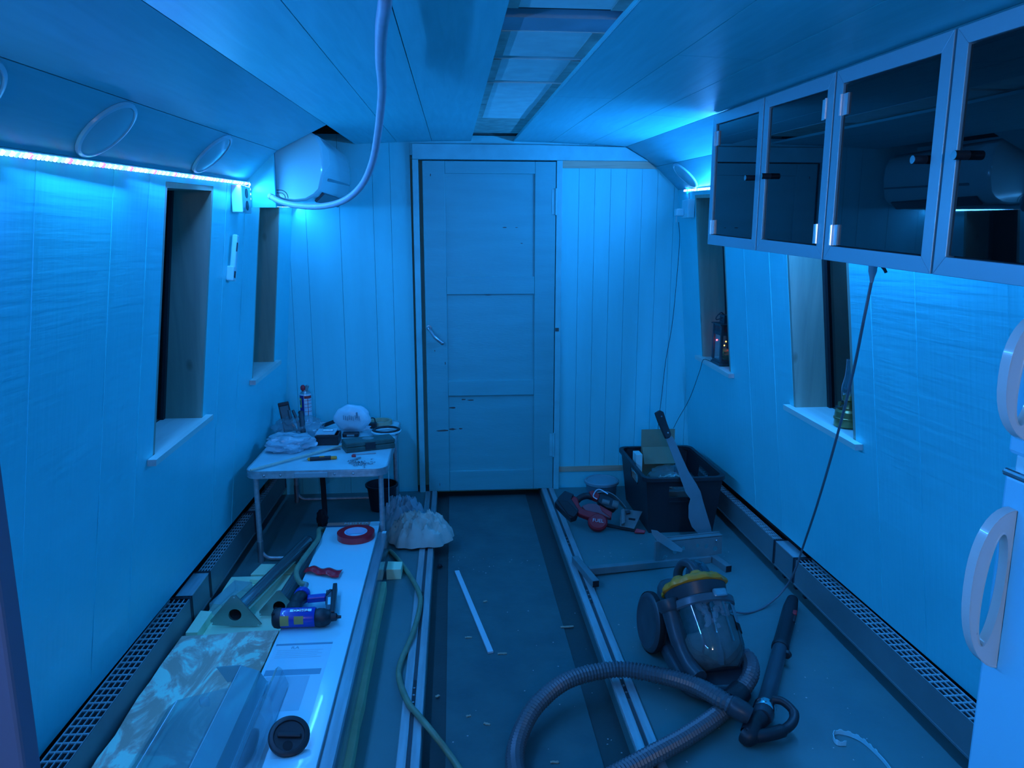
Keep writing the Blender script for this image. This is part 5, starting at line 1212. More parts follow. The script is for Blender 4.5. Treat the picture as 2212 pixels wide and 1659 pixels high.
# ================================================================== RIGHT SIDE OF THE CABIN
# ---- black tote crate with odds and ends
BX0, BX1, BY0, BY1, BH = 0.972, 1.385, 3.585, 4.175, 0.315
cr = thing('storage_crate', 'black plastic tote crate with hand holes in the right corner', 'crate', ((BX0 + BX1) / 2, (BY0 + BY1) / 2, 0))
def ringrect(ins, z, r=0.05): return rrect(BX0 + ins, BX1 - ins, BY0 + ins, BY1 - ins, r, z, 5)
MB().rings([ringrect(0.035, 0.0), ringrect(0.004, BH - 0.03), ringrect(0.008, BH - 0.03), ringrect(0.039, 0.006)], False, True).build('tub_wall_temp', M_BLACK, cr)
bpy.data.objects.remove(bpy.data.objects['tub_wall_temp'])
def crate_wall():
    # walls with real hand holes: built face by face
    m = MB(); t = 0.004
    def P(u, v, side, off):   # u along side 0..1, v height 0..1
        ins = 0.035 * (1 - v) + 0.004 * v + off; z = v * (BH - 0.012)
        x0, x1, y0, y1 = BX0 + ins, BX1 - ins, BY0 + ins, BY1 - ins
        return {'f': (x0 + (x1 - x0) * u, y0, z), 'b': (x0 + (x1 - x0) * u, y1, z), 'l': (x0, y0 + (y1 - y0) * u, z), 'r': (x1, y0 + (y1 - y0) * u, z)}[side]
    for side, hole in (('f', (0.30, 0.70, 0.66, 0.86)), ('b', (0.30, 0.70, 0.66, 0.86)), ('l', (0.34, 0.62, 0.68, 0.88)), ('r', (0.34, 0.62, 0.68, 0.88))):
        us = [0, hole[0], hole[1], 1]; vs = [0, hole[2], hole[3], 1]
        for i in range(3):
            for j in range(3):
                if i == 1 and j == 1: continue
                m.hexa([P(us[i], vs[j], side, 0), P(us[i + 1], vs[j], side, 0), P(us[i + 1], vs[j], side, t), P(us[i], vs[j], side, t),
                        P(us[i], vs[j + 1], side, 0), P(us[i + 1], vs[j + 1], side, 0), P(us[i + 1], vs[j + 1], side, t), P(us[i], vs[j + 1], side, t)])
    m.box(BX0 + 0.035, BX1 - 0.035, BY0 + 0.035, BY1 - 0.035, 0.0, 0.005)
    bm_ = m
    return bm_
crate_wall().build('body', M_BLACK, cr, 0)
MB().rings([ringrect(-0.014, BH - 0.022), ringrect(-0.014, BH), ringrect(0.006, BH), ringrect(0.006, BH - 0.022)], False, True).build('rim', M_BLACK, cr, 30, 0.002)
MB().box(1.10, 1.26, BY0 + 0.000, BY0 + 0.006, 0.178, 0.184).build('hole_lip', M_BLACK, cr, 0)
# contents
o = thing('cardboard_flap', 'brown cardboard sheet standing up in the black crate', 'cardboard', (1.17, 4.10, 0.10))
M_CARD = mat('cardboard', (0.26, 0.25, 0.16), 0.8, var=0.15, vscale=6)
a0, a1 = PY(1386, 928, 4.08), PY(1458, 928, 4.08)
MB().hexa([(a0.x, 4.06, 0.02), (a1.x, 4.06, 0.02), (a1.x, 4.064, 0.02), (a0.x, 4.064, 0.02), (a0.x, 4.08, a0.z), (a1.x, 4.08, a0.z), (a1.x, 4.084, a0.z), (a0.x, 4.084, a0.z)]).build('sheet', M_CARD, o, 0)
MB().hexa([(a0.x + 0.002, 4.0, 0.26), (a1.x, 4.0, 0.26), (a1.x, 4.003, 0.26), (a0.x + 0.002, 4.003, 0.26), (a0.x, 4.056, 0.345), (a1.x, 4.056, 0.345), (a1.x, 4.059, 0.345), (a0.x, 4.059, 0.345)]).build('folded_flap', M_CARD, o, 0)
blob((1.165, 3.79, 0.240), (0.120, 0.10, 0.072), 31, 0.20, 2.0, 4, 0.206).build('dowel_bag', clear('dowel_bag_film', (0.88, 0.92, 0.93), 0.6, 0.12, 0.06), None, 60)
tag(bpy.data.objects['dowel_bag'], 'clear bag of pale dowel offcuts inside the black crate', 'bag')
random.seed(21)
M_DOW = wood_mat('dowel', (0.34, 0.34, 0.26), (0.50, 0.47, 0.36), 0.7)
from mathutils.geometry import intersect_point_line
dow = []
while len(dow) < 26:
    c_ = Vector((1.165 + random.uniform(-0.058, 0.058), 3.785 + random.uniform(-0.045, 0.045), 0.2125 + 0.0105 * (len(dow) // 6)))
    a_ = random.uniform(0, 6.28); L_ = random.uniform(0.018, 0.036); dv = Vector((math.cos(a_) * L_, math.sin(a_) * L_, 0.0))
    if any(abs(c_.z - q_.z) < 0.009 and min((c_ + dv * u - (q_ + e_ * v)).length for u in (-1, -.5, 0, .5, 1) for v in (-1, -.5, 0, .5, 1)) < 0.012 for q_, e_ in dow):
        L_ *= 0.5
        if random.random() < 0.995: continue
    dow.append((c_, dv))
    o = MB().cyl(c_ - dv, c_ + dv, 0.0045, n=8).build('dowel_offcut', M_DOW); tag(o, 'pale dowel offcut in the clear bag in the crate', 'dowel', 'dowel offcuts in the crate')
tag(MB().box(1.06, 1.27, 3.68, 3.90, 0.012, 0.205).build('parts_box', mat('parts_box', (0.10, 0.15, 0.14), 0.8), None, 0, 0.003), 'dull box under the bag of dowels in the crate', 'box')
for (px, py, dz, lb) in ((1371, 985, 0.09, 'bright pale carton corner sticking up inside the crate'), (1362, 1012, 0.07, 'small pale carton seen through the crate hand hole')):
    q = PX(px, py, BX0 + 0.03); o = MB().box(BX0 + 0.026, BX0 + 0.062, q.y - 0.05, q.y + 0.03, q.z - dz, q.z + 0.022 * (py < 1000)).build('carton', mat('carton_pale', (0.45, 0.82, 0.80), 0.6), None, 0, 0.002); tag(o, lb, 'carton', 'pale cartons in the crate')
q = PY(1480, 1040, BY0 + 0.05); tag(MB().cyl((q.x - 0.02, BY0 + 0.05, q.z), (q.x + 0.06, BY0 + 0.06, q.z), 0.006, n=10).build('white_pen', M_WPLAS), 'white stick seen through the front hand hole of the crate', 'stick')

# ---- machete leaning on the crate
p0 = Vector((1.28, 3.47, 0.0)); nrm = Vector((0.10, -1, 0.30)).normalized()
MP = lambda px, py: PP(px, py, p0, nrm)
mc = thing('machete', 'wide grey machete with a black handle leaning on the crate', 'machete', MP(1520, 1155))
blade = [(1438, 948), (1452, 942), (1462, 962), (1474, 990), (1488, 1020), (1504, 1045), (1513, 1062), (1519, 1085), (1528, 1115), (1536, 1140), (1538, 1158), (1520, 1162), (1505, 1150), (1494, 1138), (1487, 1118), (1487, 1092), (1491, 1078), (1481, 1065), (1470, 1035), (1458, 1000)]
MB().prism([MP(*q) for q in blade], nrm * 0.003).build('blade', mat('blade_grey', (0.16, 0.24, 0.26), 0.45, 0.3, var=0.15, vscale=8), mc, 0, 0.0008)
hdl = [(1414, 892), (1424, 886), (1432, 890), (1440, 915), (1449, 938), (1446, 945), (1437, 948), (1431, 935), (1421, 912)]
MB().prism([MP(*q) + nrm * 0.012 for q in hdl], nrm * -0.021).build('handle', M_BLACK, mc, 30, 0.004)
for q in ((1427, 900), (1441, 935)): c = MP(*q); MB().cyl(c + nrm * 0.0135, c + nrm * 0.011, 0.004, n=12).build('rivet', M_CHROME, mc)

# ---- round tub with a lid
o = thing('round_tub', 'low round tub with a flat lid between the door and the crate', 'tub', (0.872, 4.215, 0))
MB().lathe([(0.078, 0.0), (0.086, 0.004), (0.094, 0.085), (0.096, 0.09)], (0.872, 4.215, 0), n=36).build('pot', mat('tub_grey', (0.10, 0.20, 0.24), 0.35), o)
MB().lathe([(0.098, 0.082), (0.103, 0.086), (0.104, 0.100), (0.098, 0.105), (0.090, 0.105), (0.088, 0.101), (0.02, 0.101)], (0.872, 4.215, 0), n=36).build('lid', mat('tub_lid', (0.20, 0.36, 0.40), 0.2), o)

# ---- cordless circular saw lying in front of the tub (lens-shaped body, grey shoe)
sw0 = Vector((0.80, 3.74, 0.0)); swn = Vector((-0.10, -0.72, 0.68)).normalized()
def SW(px, py, d=0.0): return PP(px, py, sw0 + Vector((0, 0, 0.106)), swn) + swn * d
M_SAWR = mat('saw_red', (0.50, 0.02, 0.03), 0.45, var=0.15, vscale=25); M_SAWG = mat('saw_grey', (0.16, 0.22, 0.22), 0.5, var=0.2, vscale=20)
M_SAWP = mat('saw_dusty', (0.28, 0.10, 0.12), 0.7)
sw = thing('circular_saw', 'red and black cordless circular saw lying on its side', 'saw', (0.76, 3.78, 0))
def pr(pts, d0, d1, m, nm, bev=0.004, parent=None): return MB().prism([SW(x, y, d0) for x, y in pts], swn * (d1 - d0)).build(nm, m, parent or sw, 30, bev)
pr([(1198, 1090), (1206, 1078), (1220, 1064), (1240, 1072), (1234, 1082), (1250, 1106), (1245, 1120), (1232, 1124), (1215, 1108)], -0.035, 0.030, M_BLACK, 'battery', 0.005)
pr([(1205, 1086), (1226, 1088), (1248, 1112), (1240, 1122), (1228, 1118)], 0.0302, 0.036, mat('battery_face', (0.012, 0.016, 0.02), 0.6), 'battery_face', 0.002)
pr([(1232, 1082), (1240, 1074), (1248, 1080), (1252, 1096), (1262, 1104), (1278, 1108), (1296, 1112), (1294, 1122), (1270, 1122), (1250, 1114), (1236, 1100)], -0.022, 0.026, M_SAWR, 'grip_loop', 0.006)
MB().tube(catmull([SW(1243, 1085, 0), SW(1254, 1076, 0.006), SW(1268, 1072, 0.006), SW(1280, 1074, 0)], 6), [0.018] * 18 + [0.017], 12).build('grip', M_BLACK, sw)
pr([(1256, 1096), (1270, 1090), (1286, 1090), (1300, 1098), (1320, 1112), (1318, 1122), (1306, 1118), (1290, 1112), (1270, 1112)], -0.018, 0.020, M_SAWP, 'body', 0.005)
pr([(1294, 1094), (1322, 1110), (1320, 1122), (1300, 1108)], -0.02, 0.024, M_SAWR, 'body_side', 0.003)
q = SW(1291, 1130, 0.0)
MB().lathe([(0.044, -0.012), (0.047, 0.0), (0.046, 0.022), (0.038, 0.030), (0.012, 0.032)], q, swn, 28, True, 1.12, side=CR).build('motor_cap', M_SAWR, sw)
for k in range(7):
    a = math.radians(52 + 13 * k); xx = CR.copy(); up_ = swn.cross(xx).normalized() * 1.0
    up_ = up_ if up_.z > 0 else -up_
    c = q + (xx * math.cos(a) + up_ * math.sin(a)) * 0.0445; MB().obox(c + swn * 0.012, (0.004, 0.004, 0.012), Matrix((xx, up_, swn)).transposed()).build('vent_shade', M_BLACKM, sw, 0)  # black blocks stand in for the shade inside open vents
up_ = swn.cross(CR).normalized(); up_ = up_ if up_.z > 0 else -up_
text('FUEL', 0.027, sw, 'lettering', mat('print_pale', (0.6, 0.62, 0.66), 0.5), q + swn * 0.0345, CR - up_ * 0.12, swn, 0.0006)
pr([(1271, 1066), (1281, 1063), (1296, 1072), (1292, 1084), (1278, 1078)], -0.02, 0.028, M_SAWR, 'upper_knob', 0.005)
pr([(1286, 1074), (1300, 1068), (1330, 1082), (1336, 1092), (1326, 1104), (1310, 1100), (1292, 1088)], -0.03, 0.02, M_BLACK, 'upper_housing', 0.005)
MB().cyl(SW(1300, 1086, 0.02), SW(1316, 1090, 0.02), 0.014, n=14).build('gear_neck', M_SAWG, sw)
MB().lathe([(0.020, 0.0), (0.024, 0.004), (0.024, 0.028), (0.020, 0.034)], SW(1322, 1090, 0.008), (CR - up_ * 0.3).normalized(), 18).build('gear_case', M_SAWG, sw)
MB().tube(catmull([SW(1289, 1084, 0.034), SW(1281, 1078, 0.036), SW(1287, 1066, 0.037), SW(1296, 1064, 0.037), SW(1312, 1073, 0.036)], 6), 0.0035, 8).build('steel_hook', mat('hook_steel', (0.75, 0.75, 0.82), 0.3, 0.6), sw)
g_ = MB()
R = []
for k in range(13):
    t = k / 12; base = SW(1290 + 62 * t, 1066 + 32 * t - 14 * math.sin(math.pi * t), 0)
    R.append([base + swn * a_ + up_ * b_ for a_, b_ in ((-0.03, 0), (0.006, 0), (0.006, 0.006), (-0.03, 0.006))])
g_.rings(R).build('blade_guard', M_SAWG, sw)
pr([(1344, 1102), (1350, 1099), (1388, 1104), (1370, 1142), (1340, 1136), (1339, 1115)], -0.010, -0.004, M_SAWG, 'shoe_plate', 0.0015)
pr([(1341, 1104), (1348, 1101), (1350, 1132), (1342, 1136)], -0.004, 0.022, M_SAWG, 'shoe_fence', 0.002)
pr([(1352, 1104), (1360, 1103), (1361, 1110), (1353, 1111)], -0.004, 0.010, M_BLACK, 'shoe_lock', 0.001)
pr([(1358, 1118), (1373, 1120), (1372, 1124), (1358, 1122)], -0.004, -0.002, M_BLACKM, 'shoe_slot_shade', 0)  # black inlay paints the shade of a slot through the shoe
pr([(1308, 1128), (1374, 1143), (1373, 1147), (1306, 1135)], -0.018, -0.008, M_BLACKM, 'guide_bar', 0.001)
pr([(1371, 1148), (1374, 1143), (1394, 1148), (1392, 1154), (1370, 1153)], 0.004, 0.016, mat('tip_red', (0.55, 0.02, 0.04), 0.4), 'guide_tip', 0.003)

# ---- steel base frame with a drilled plate
st = thing('steel_frame', 'grey steel frame of square tube with a drilled plate on the floor', 'metal frame', (0.95, 3.15, 0))
M_GREYP = mat('frame_grey', (0.18, 0.27, 0.28), 0.45, 0.2, var=0.15, vscale=14)
tw = 0.032
def sqt(a, b, nm, z=tw / 2, z2=None):
    a = Vector((a.x, a.y, z)); b = Vector((b.x, b.y, z if z2 is None else z2)); o = MB().bar(a, b, tw, tw).build(nm, M_GREYP, st, 0, 0.002); return a, b
f1, f2 = PZ(1242, 1212, 0.016), PZ(1287, 1266, 0.016)
a, b = sqt(f1, f2, 'foot_tube', tw / 2 + 0.010); d = (b - a).normalized(); MB().bar(b + d * 0.0002, b + d * 0.0012, tw * 0.9, tw * 0.9).build('tube_plug', M_BLACKM, st, 0)
f3, f4 = PZ(1527, 1196, 0.016), PZ(1574, 1229, 0.016)
a, b = sqt(f3, f4, 'foot_tube'); d = (b - a).normalized(); MB().bar(b + d * 0.0002, b + d * 0.0012, tw * 0.9, tw * 0.9).build('tube_plug', M_BLACKM, st, 0)
m1 = Vector((f1.x, f1.y, 0)).lerp(Vector((f2.x, f2.y, 0)), 0.5); m2 = Vector((f3.x, f3.y, 0)).lerp(Vector((f4.x, f4.y, 0)), 0.3)
dd = (m2 - m1).normalized(); sqt(m1 + dd * 0.018, m2 - dd * 0.018, 'cross_tube', tw / 2 + 0.010, tw / 2)
# plate stands on the cross tube
pd = dd; pn = Vector((dd.y, -dd.x, 0)).normalized()
yc_ = m1.lerp(m2, 0.5)
def plate_pt(px, py): return PP(px, py, yc_ + Vector((0, 0, 0.1)), pn)
pl_c = [plate_pt(*q) for q in ((1424, 1172), (1560, 1158), (1558, 1205), (1500, 1222), (1424, 1222))]
# holes: plate made as strip cells around octagonal holes
hx_ = [(1437, 1204, 0.013), (1458, 1192, 0.011), (1477, 1184, 0.010), (1507, 1179, 0.010), (1526, 1180, 0.011), (1545, 1185, 0.013)]
P2 = lambda v: ((v - yc_).dot(pd), v.z)
holed('drilled_plate', [(P2(v)[0], max(0.034, P2(v)[1])) for v in pl_c], [circ(*P2(plate_pt(x, y)), r_) for x, y, r_ in hx_], Vector((yc_.x, yc_.y, 0)) - pn * 0.002, pd, (0, 0, 1), 0.004, M_GREYP, st)
q1, q2 = plate_pt(1422, 1170), plate_pt(1560, 1156)
MB().bar(q1 - pn * 0.012, q2 - pn * 0.012, 0.028, 0.004).build('top_flange', M_GREYP, st, 0, 0.001)
MB().bar(q1 - pn * 0.034, q2 - pn * 0.034 , 0.006, 0.010).build('rear_lip', M_GREYP, st, 0, 0.001)
q3 = plate_pt(1420, 1222); MB().bar(Vector((q1.x, q1.y, q1.z)) - pn * 0.008, Vector((q1.x, q1.y, 0.032)) - pn * 0.008, 0.024, 0.018, pn).build('end_post', M_GREYP, st, 0, 0.001)
c = plate_pt(1547, 1167); MB().ball(c + pn * 0.003, 0.006, 0.006, 0.006).build('bolt', M_CHROME, st)
# loose arm lying across the top
e1 = plate_pt(1408, 1146) + pn * -0.04; e2 = plate_pt(1468, 1188) + pn * 0.035
sd = (e2 - e1).normalized(); ar = [plate_pt(1405, 1144) + pn * 0.008, plate_pt(1418, 1146) + pn * 0.008, plate_pt(1470, 1183) + pn * 0.022, plate_pt(1468, 1189) + pn * 0.022, plate_pt(1448, 1186) + pn * 0.018, plate_pt(1417, 1166) + pn * 0.010, plate_pt(1407, 1153) + pn * 0.008]
MB().prism(ar, (0, 0.001, 0.003)).build('angled_arm', mat('arm_pale', (0.30, 0.42, 0.44), 0.4, 0.3), st, 0, 0.0008)

# ---- bagless vacuum cleaner
VB = Vector((0.872, 2.235, 0.085)); VT = Vector((0.852, 2.425, 0.270)); VA = (VT - VB).normalized()
VS = Vector((1, 0.15, 0)); VS = (VS - VA * VS.dot(VA)).normalized()
vc = thing('vacuum_cleaner', 'bagless vacuum cleaner with a clear bin and yellow cap', 'vacuum cleaner', (0.82, 2.38, 0))
VL = (VT - VB).length
M_VG = mat('vac_grey', (0.045, 0.06, 0.072), 0.35); M_VY = mat('vac_yellow', (1.0, 0.30, 0.02), 0.35, var=0.12, vscale=20)
M_BIN = clear('vac_bin', (0.80, 0.88, 0.90), 0.9, 0.06, 0.06, (0.12, 0.2, 0.22))
M_DUST = mat('dust', (0.20, 0.20, 0.185), 0.95, var=0.3, vscale=25, bump=0.6, bscale=40)
bn = MB().lathe([(0.078, -0.02), (0.104, 0.02), (0.113, 0.05), (0.116, VL * 0.74)], VB, VA, 40, True, side=VS).build('bin', M_BIN, vc, 35)
dst = MB(); R = []
for r_, h in ((0.070, -0.012), (0.096, 0.022), (0.106, 0.05), (0.107, 0.09), (0.09, 0.105), (0.05, 0.112), (0.01, 0.110)):
    R.append([VB + VA * (h + 0.022 * noise.noise(Vector((k * 0.5, h * 20, 3))) * (h > 0.06) + (0.05 * max(0, math.cos(2 * math.pi * k / 30 + 0.6)) if h > 0.06 else 0)) + (VS * math.cos(2 * math.pi * k / 30) + VA.cross(VS) * math.sin(2 * math.pi * k / 30)) * r_ for k in range(30)])
dst.rings(R).build('dust_fill', M_DUST, vc, 60)
MB().lathe([(0.062, 0.095), (0.070, VL * 0.55), (0.074, VL * 0.76)], VB, VA, 28, True, side=VS).build('cyclone_shroud', mat('shroud', (0.10, 0.14, 0.15), 0.6, var=0.5, vscale=40), vc)
random.seed(2)
for k in range(5):     # strands of fluff behind the clear wall
    a = math.radians(-112 + 16 * k); rad = VS * math.cos(a) + VA.cross(VS) * math.sin(a)
    P = [VB + VA * (0.10 + 0.10 * t) + rad * (0.088 + 0.008 * math.sin(5 * t + k)) + VA.cross(rad) * (0.012 * math.sin(4 * t + 2 * k)) for t in [j / 10 for j in range(11)]]
    MB().tube(P, [0.010 * (0.5 + abs(math.sin(j * 1.3 + k))) for j in range(11)], 7).build('fluff', mat('fluff', (0.34, 0.31, 0.32), 0.95), vc)
MB().lathe([(0.116, VL * 0.70), (0.122, VL * 0.72), (0.123, VL * 0.80), (0.117, VL * 0.82)], VB, VA, 40, False, side=VS).build('bin_collar', mat('collar', (0.09, 0.13, 0.15), 0.3), vc)
MB().lathe([(0.098, VL * 0.80), (0.106, VL * 0.84), (0.110, VL * 0.99), (0.112, VL * 1.00)], VB, VA, 36, True, side=VS).build('cyclone_ring', M_VG, vc)
MB().lathe([(0.112, VL * 1.0), (0.118, VL * 1.02), (0.117, VL * 1.06), (0.104, VL * 1.115), (0.080, VL * 1.135), (0.030, VL * 1.12)], VB, VA, 72, True, 1.0, 12, 0.035, side=VS).build('yellow_cap', M_VY, vc, 50, label='bright yellow scalloped cap')
# bumps of the cyclones on the cap
for k in range(6):
    a = math.radians(20 + 60 * k); rad = VS * math.cos(a) + VA.cross(VS) * math.sin(a)
    MB().lathe([(0.028, 0), (0.026, 0.014), (0.016, 0.024), (0.004, 0.026)], VB + VA * (VL * 1.085) + rad * 0.068, VA, 14).build('cyclone_dome', M_VY, vc)
# carry handle hoop over the cap
tpv = VB + VA * (VL * 1.12); fwd = VA.cross(VS)
if fwd.y > 0: fwd = -fwd
hpts = [tpv - fwd * 0.085 - VA * 0.02 + VS * -0.02, tpv - fwd * 0.060 + VA * 0.055 + VS * -0.02, tpv - fwd * 0.01 + VA * 0.075 + VS * -0.012, tpv + fwd * 0.035 + VA * 0.05 + VS * -0.004, tpv + fwd * 0.055 + VA * 0.002]
MB().tube(catmull(hpts, 7), [0.022 - 0.006 * math.sin(math.pi * k / 28) for k in range(29)], 12).build('carry_handle', M_VG, vc)
MB().tube(catmull([q + VS * 0.042 - VA * 0.006 for q in hpts], 7), 0.013, 10).build('clear_duct', clear('duct_clear', (0.5, 0.62, 0.68), 0.7, 0.05, 0.1, (0.1, 0.15, 0.18)), vc)
# latch on the bin collar
MB().obox(VB + VA * (VL * 0.80) + (VS * 0.25 + fwd * 0.97).normalized() * 0.124, (0.050, 0.030, 0.016), Matrix((VS, VA, fwd)).transposed()).build('bin_latch', M_STEEL, vc, 0, 0.006)
MB().tube([VB + VA * h + (VS * 0.30 + fwd * 0.95).normalized() * 0.1165 for h in (0.05, 0.10, VL * 0.7)], 0.004, 6).build('bin_rib', M_BIN, vc)
# rating label on the bin's right
k = 6; lm = MB(); R = []
for h in (VL * 0.40, VL * 0.68): R += [VB + VA * h + (VS * math.cos(math.radians(a)) + fwd * math.sin(math.radians(a))) * 0.1168 for a in [12 + 40 * i / k for i in range(k + 1)]]
lm.v = R; lm.f = [(i, i + 1, k + 2 + i, k + 1 + i) for i in range(k)]; lb = lm.build('rating_label', mat('label_pale', (0.22, 0.34, 0.38), 0.4), vc)
lm = MB(); R = []
for h in (VL * 0.34, VL * 0.44): R += [VB + VA * h + (VS * math.cos(math.radians(a)) + fwd * math.sin(math.radians(a))) * 0.1171 for a in [12 + 40 * i / k for i in range(k + 1)]]
lm.v = R; lm.f = [(i, i + 1, k + 2 + i, k + 1 + i) for i in range(k)]; lm.build('label_band', M_BLACKM, vc)
# chassis, wheels, side duct
MB().prism(rrect(0.735, 0.985, 2.13, 2.66, 0.09, 0.022, 6), (0, 0, 0.055)).build('chassis', M_VG, vc, 30, 0.012)
MB().prism(rrect(0.770, 0.950, 2.36, 2.68, 0.07, 0.075, 6), (0, 0, 0.13)).build('motor_housing', M_VG, vc, 30, 0.02)
wc = PY(1412, 1362, 2.50)
for sgn, xw in ((-1, 0.715), (1, 0.985)):
    cw = Vector((xw, 2.50, 0.112)); ax = Vector((sgn, -0.12 * 1, 0.10)).normalized()
    wo = MB().lathe([(0.055, -0.026), (0.104, -0.020), (0.110, -0.006), (0.110, 0.006), (0.104, 0.014), (0.092, 0.018), (0.088, 0.016), (0.03, 0.021)], cw, ax, 40).build('wheel', M_VG, vc)
    MB().lathe([(0.1105, -0.010), (0.1118, -0.004), (0.1118, 0.004), (0.1105, 0.010)], cw, ax, 40, False).build('tyre', M_BLACKM, wo)
dp = [PY(1446, 1315, 2.35), PY(1456, 1348, 2.32), PY(1470, 1394, 2.27), PY(1490, 1436, 2.21), PY(1512, 1464, 2.15)]
MB().tube(catmull(dp, 6), [0.030] * 12 + [0.026] * 13, 14).build('side_duct', M_VG, vc)
c = dp[0]; dv = (dp[0] - dp[1]).normalized()
MB().lathe([(0.032, -0.01), (0.038, 0.0), (0.038, 0.03), (0.034, 0.032), (0.030, 0.024), (0.024, 0.024)], c, dv, 20).build('exhaust_cup', M_VG, vc)
for k in range(4): MB().lathe([(0.028 - 0.005 * k, 0.025 + 0.001 * k), (0.026 - 0.005 * k, 0.028 + 0.001 * k), (0.024 - 0.005 * k, 0.025 + 0.001 * k)], c, dv, 18, False).build('cup_ring', M_STEEL, vc)
# ribbed suction hose: out of the bin's base, round the loop and up to the wand handle
M_HOSEV = mat('vac_hose', (0.10, 0.14, 0.16), 0.35, 0.1)
hv = [Vector((0.955, 2.30, 0.10)), PZ(1615, 1422, 0.095), PZ(1622, 1455, 0.085), PZ(1600, 1492, 0.062), PZ(1555, 1540, 0.036), PZ(1480, 1592, 0.034), PZ(1400, 1636, 0.042), PZ(1300, 1690, 0.042), PZ(1210, 1730, 0.030), PZ(1135, 1715, 0.006), PZ(1112, 1650, -0.006), PZ(1124, 1585, 0.004), PZ(1162, 1520, 0.028), PZ(1230, 1468, 0.044), PZ(1330, 1446, 0.050), PZ(1420, 1458, 0.058), PZ(1500, 1480, 0.085), PZ(1560, 1512, 0.105), PZ(1600, 1535, 0.090)]
pv = resample(catmull(hv, 10), 0.0062)
MB().tube(pv, [0.0290 if (k // 1) % 2 else 0.0240 for k in range(len(pv))], 12).build('suction_hose', M_HOSEV, vc, 0)
dv = (pv[-1] - pv[-8]).normalized()
MB().lathe([(0.029, -0.035), (0.032, -0.03), (0.032, 0.012), (0.026, 0.03)], pv[-1], dv, 20).build('hose_cuff', M_VG, vc)
ci = min(range(len(pv) // 2), key=lambda i: (pv[i] - PZ(1588, 1502, 0.055)).length)
dv2 = (pv[ci + 6] - pv[ci - 6]).normalized()
MB().lathe([(0.030, -0.035), (0.037, -0.03), (0.037, 0.022), (0.035, 0.028), (0.030, 0.03)], pv[ci], dv2, 20).build('swivel_cuff', M_BLACK, vc)
# wand with D handle
wa, wb = PZ(1648, 1545, 0.058), Vector((1.395, 2.775, 0.034)); wd = (wb - wa).normalized()
wn = thing('vacuum_wand', 'dark vacuum wand with a loop grip lying against the radiator', 'vacuum wand', (wa + wb) / 2 * 1.0)
wn.location.z = 0.0
WL = (wb - wa).length
MB().lathe([(0.027, -0.015), (0.032, 0.0), (0.032, 0.06), (0.027, 0.075), (0.0265, WL * 0.52)], wa, wd, 20).build('lower_tube', M_VG, wn)
MB().lathe([(0.0295, WL * 0.50), (0.0315, WL * 0.505), (0.0315, WL * 0.53), (0.029, WL * 0.535), (0.029, WL * 0.90), (0.025, WL * 0.97), (0.023, WL * 1.0)], wa, wd, 20).build('upper_tube', M_BLACK, wn)
MB().lathe([(0.033, 0.015), (0.035, 0.02), (0.035, 0.045), (0.033, 0.05)], wa, wd, 20, False).build('steel_ring', M_CHROME, wn)
side = wd.cross(Vector((0, 0, 1))).normalized()
c = wa + wd * (WL * 0.80) + side * 0.022; MB().obox(c + Vector((0, 0, 0.008)), (0.016, 0.10, 0.022), Matrix((side, wd, side.cross(wd))).transposed()).build('release_slide', M_BLACK, wn, 0, 0.004)
MB().obox(c + wd * 0.02 + Vector((0, 0, 0.018)), (0.018, 0.034, 0.012), Matrix((side, wd, side.cross(wd))).transposed()).build('release_button', mat('release_red', (0.5, 0.02, 0.03), 0.4), wn, 0, 0.003)
c = wa + wd * (WL * 0.47) + side * 0.028; MB().lathe([(0.012, -0.012), (0.016, 0), (0.012, 0.012)], c, wd, 14).build('cable_clip', M_BLACK, wn)
gp = [PZ(1668, 1510, 0.085), PZ(1692, 1516, 0.085), PZ(1714, 1538, 0.070), PZ(1712, 1560, 0.055), PZ(1690, 1578, 0.042), PZ(1650, 1588, 0.035), PZ(1618, 1590, 0.030)]
MB().tube(catmull(gp, 7), [0.013] * 14 + [0.015] * 14 + [0.020] * 15, 12).build('loop_grip', M_BLACK, wn)
MB().tube(catmull([wa - wd * 0.01, PZ(1628, 1568, 0.045), gp[-1], PZ(1608, 1585, 0.03)], 6), [0.027] * 6 + [0.030] * 6 + [0.029] * 6 + [0.02], 14).build('grip_elbow', M_BLACK, wn)

# ---- power cord from the cabinets over the radiator to the vacuum cleaner
cp = [Vector((1.12, 1.80, 1.452))]
cp[0] = PX(1886, 574, 1.12)
cp += [PY(1884, 600, cp[0].y + 0.01), PY(1866, 690, 1.93), PY(1846, 790, 2.02), PY(1822, 890, 2.14), PY(1792, 1000, 2.30), PY(1762, 1100, 2.50), PY(1735, 1180, 2.72), PY(1716, 1235, 2.78), PZ(1690, 1278, 0.05), PZ(1650, 1312, 0.006), PZ(1615, 1324, 0.006), PZ(1585, 1322, 0.02), Vector((0.95, 2.66, 0.07))]
o = thing('power_cord', 'grey power cord hanging from the glass cabinets to the vacuum cleaner', 'cord', cp[0])
MB().tube(resample(catmull(cp, 8), 0.02), 0.0042, 8).build('cable', mat('cord_grey', (0.10, 0.15, 0.18), 0.5), o)
MB().lathe([(0.0045, -0.045), (0.007, -0.03), (0.011, -0.015), (0.012, 0.004)], cp[0], (0, 0, 1), 12).build('strain_relief', mat('relief', (0.22, 0.34, 0.38), 0.5), o)
MB().tube([cp[0] + Vector((0.0, -0.035, 0.004)), cp[0] + Vector((0.0, -0.055, -0.008)), cp[0] + Vector((0.002, -0.060, -0.016))], 0.004, 6).build('hook', M_BLACK, o)

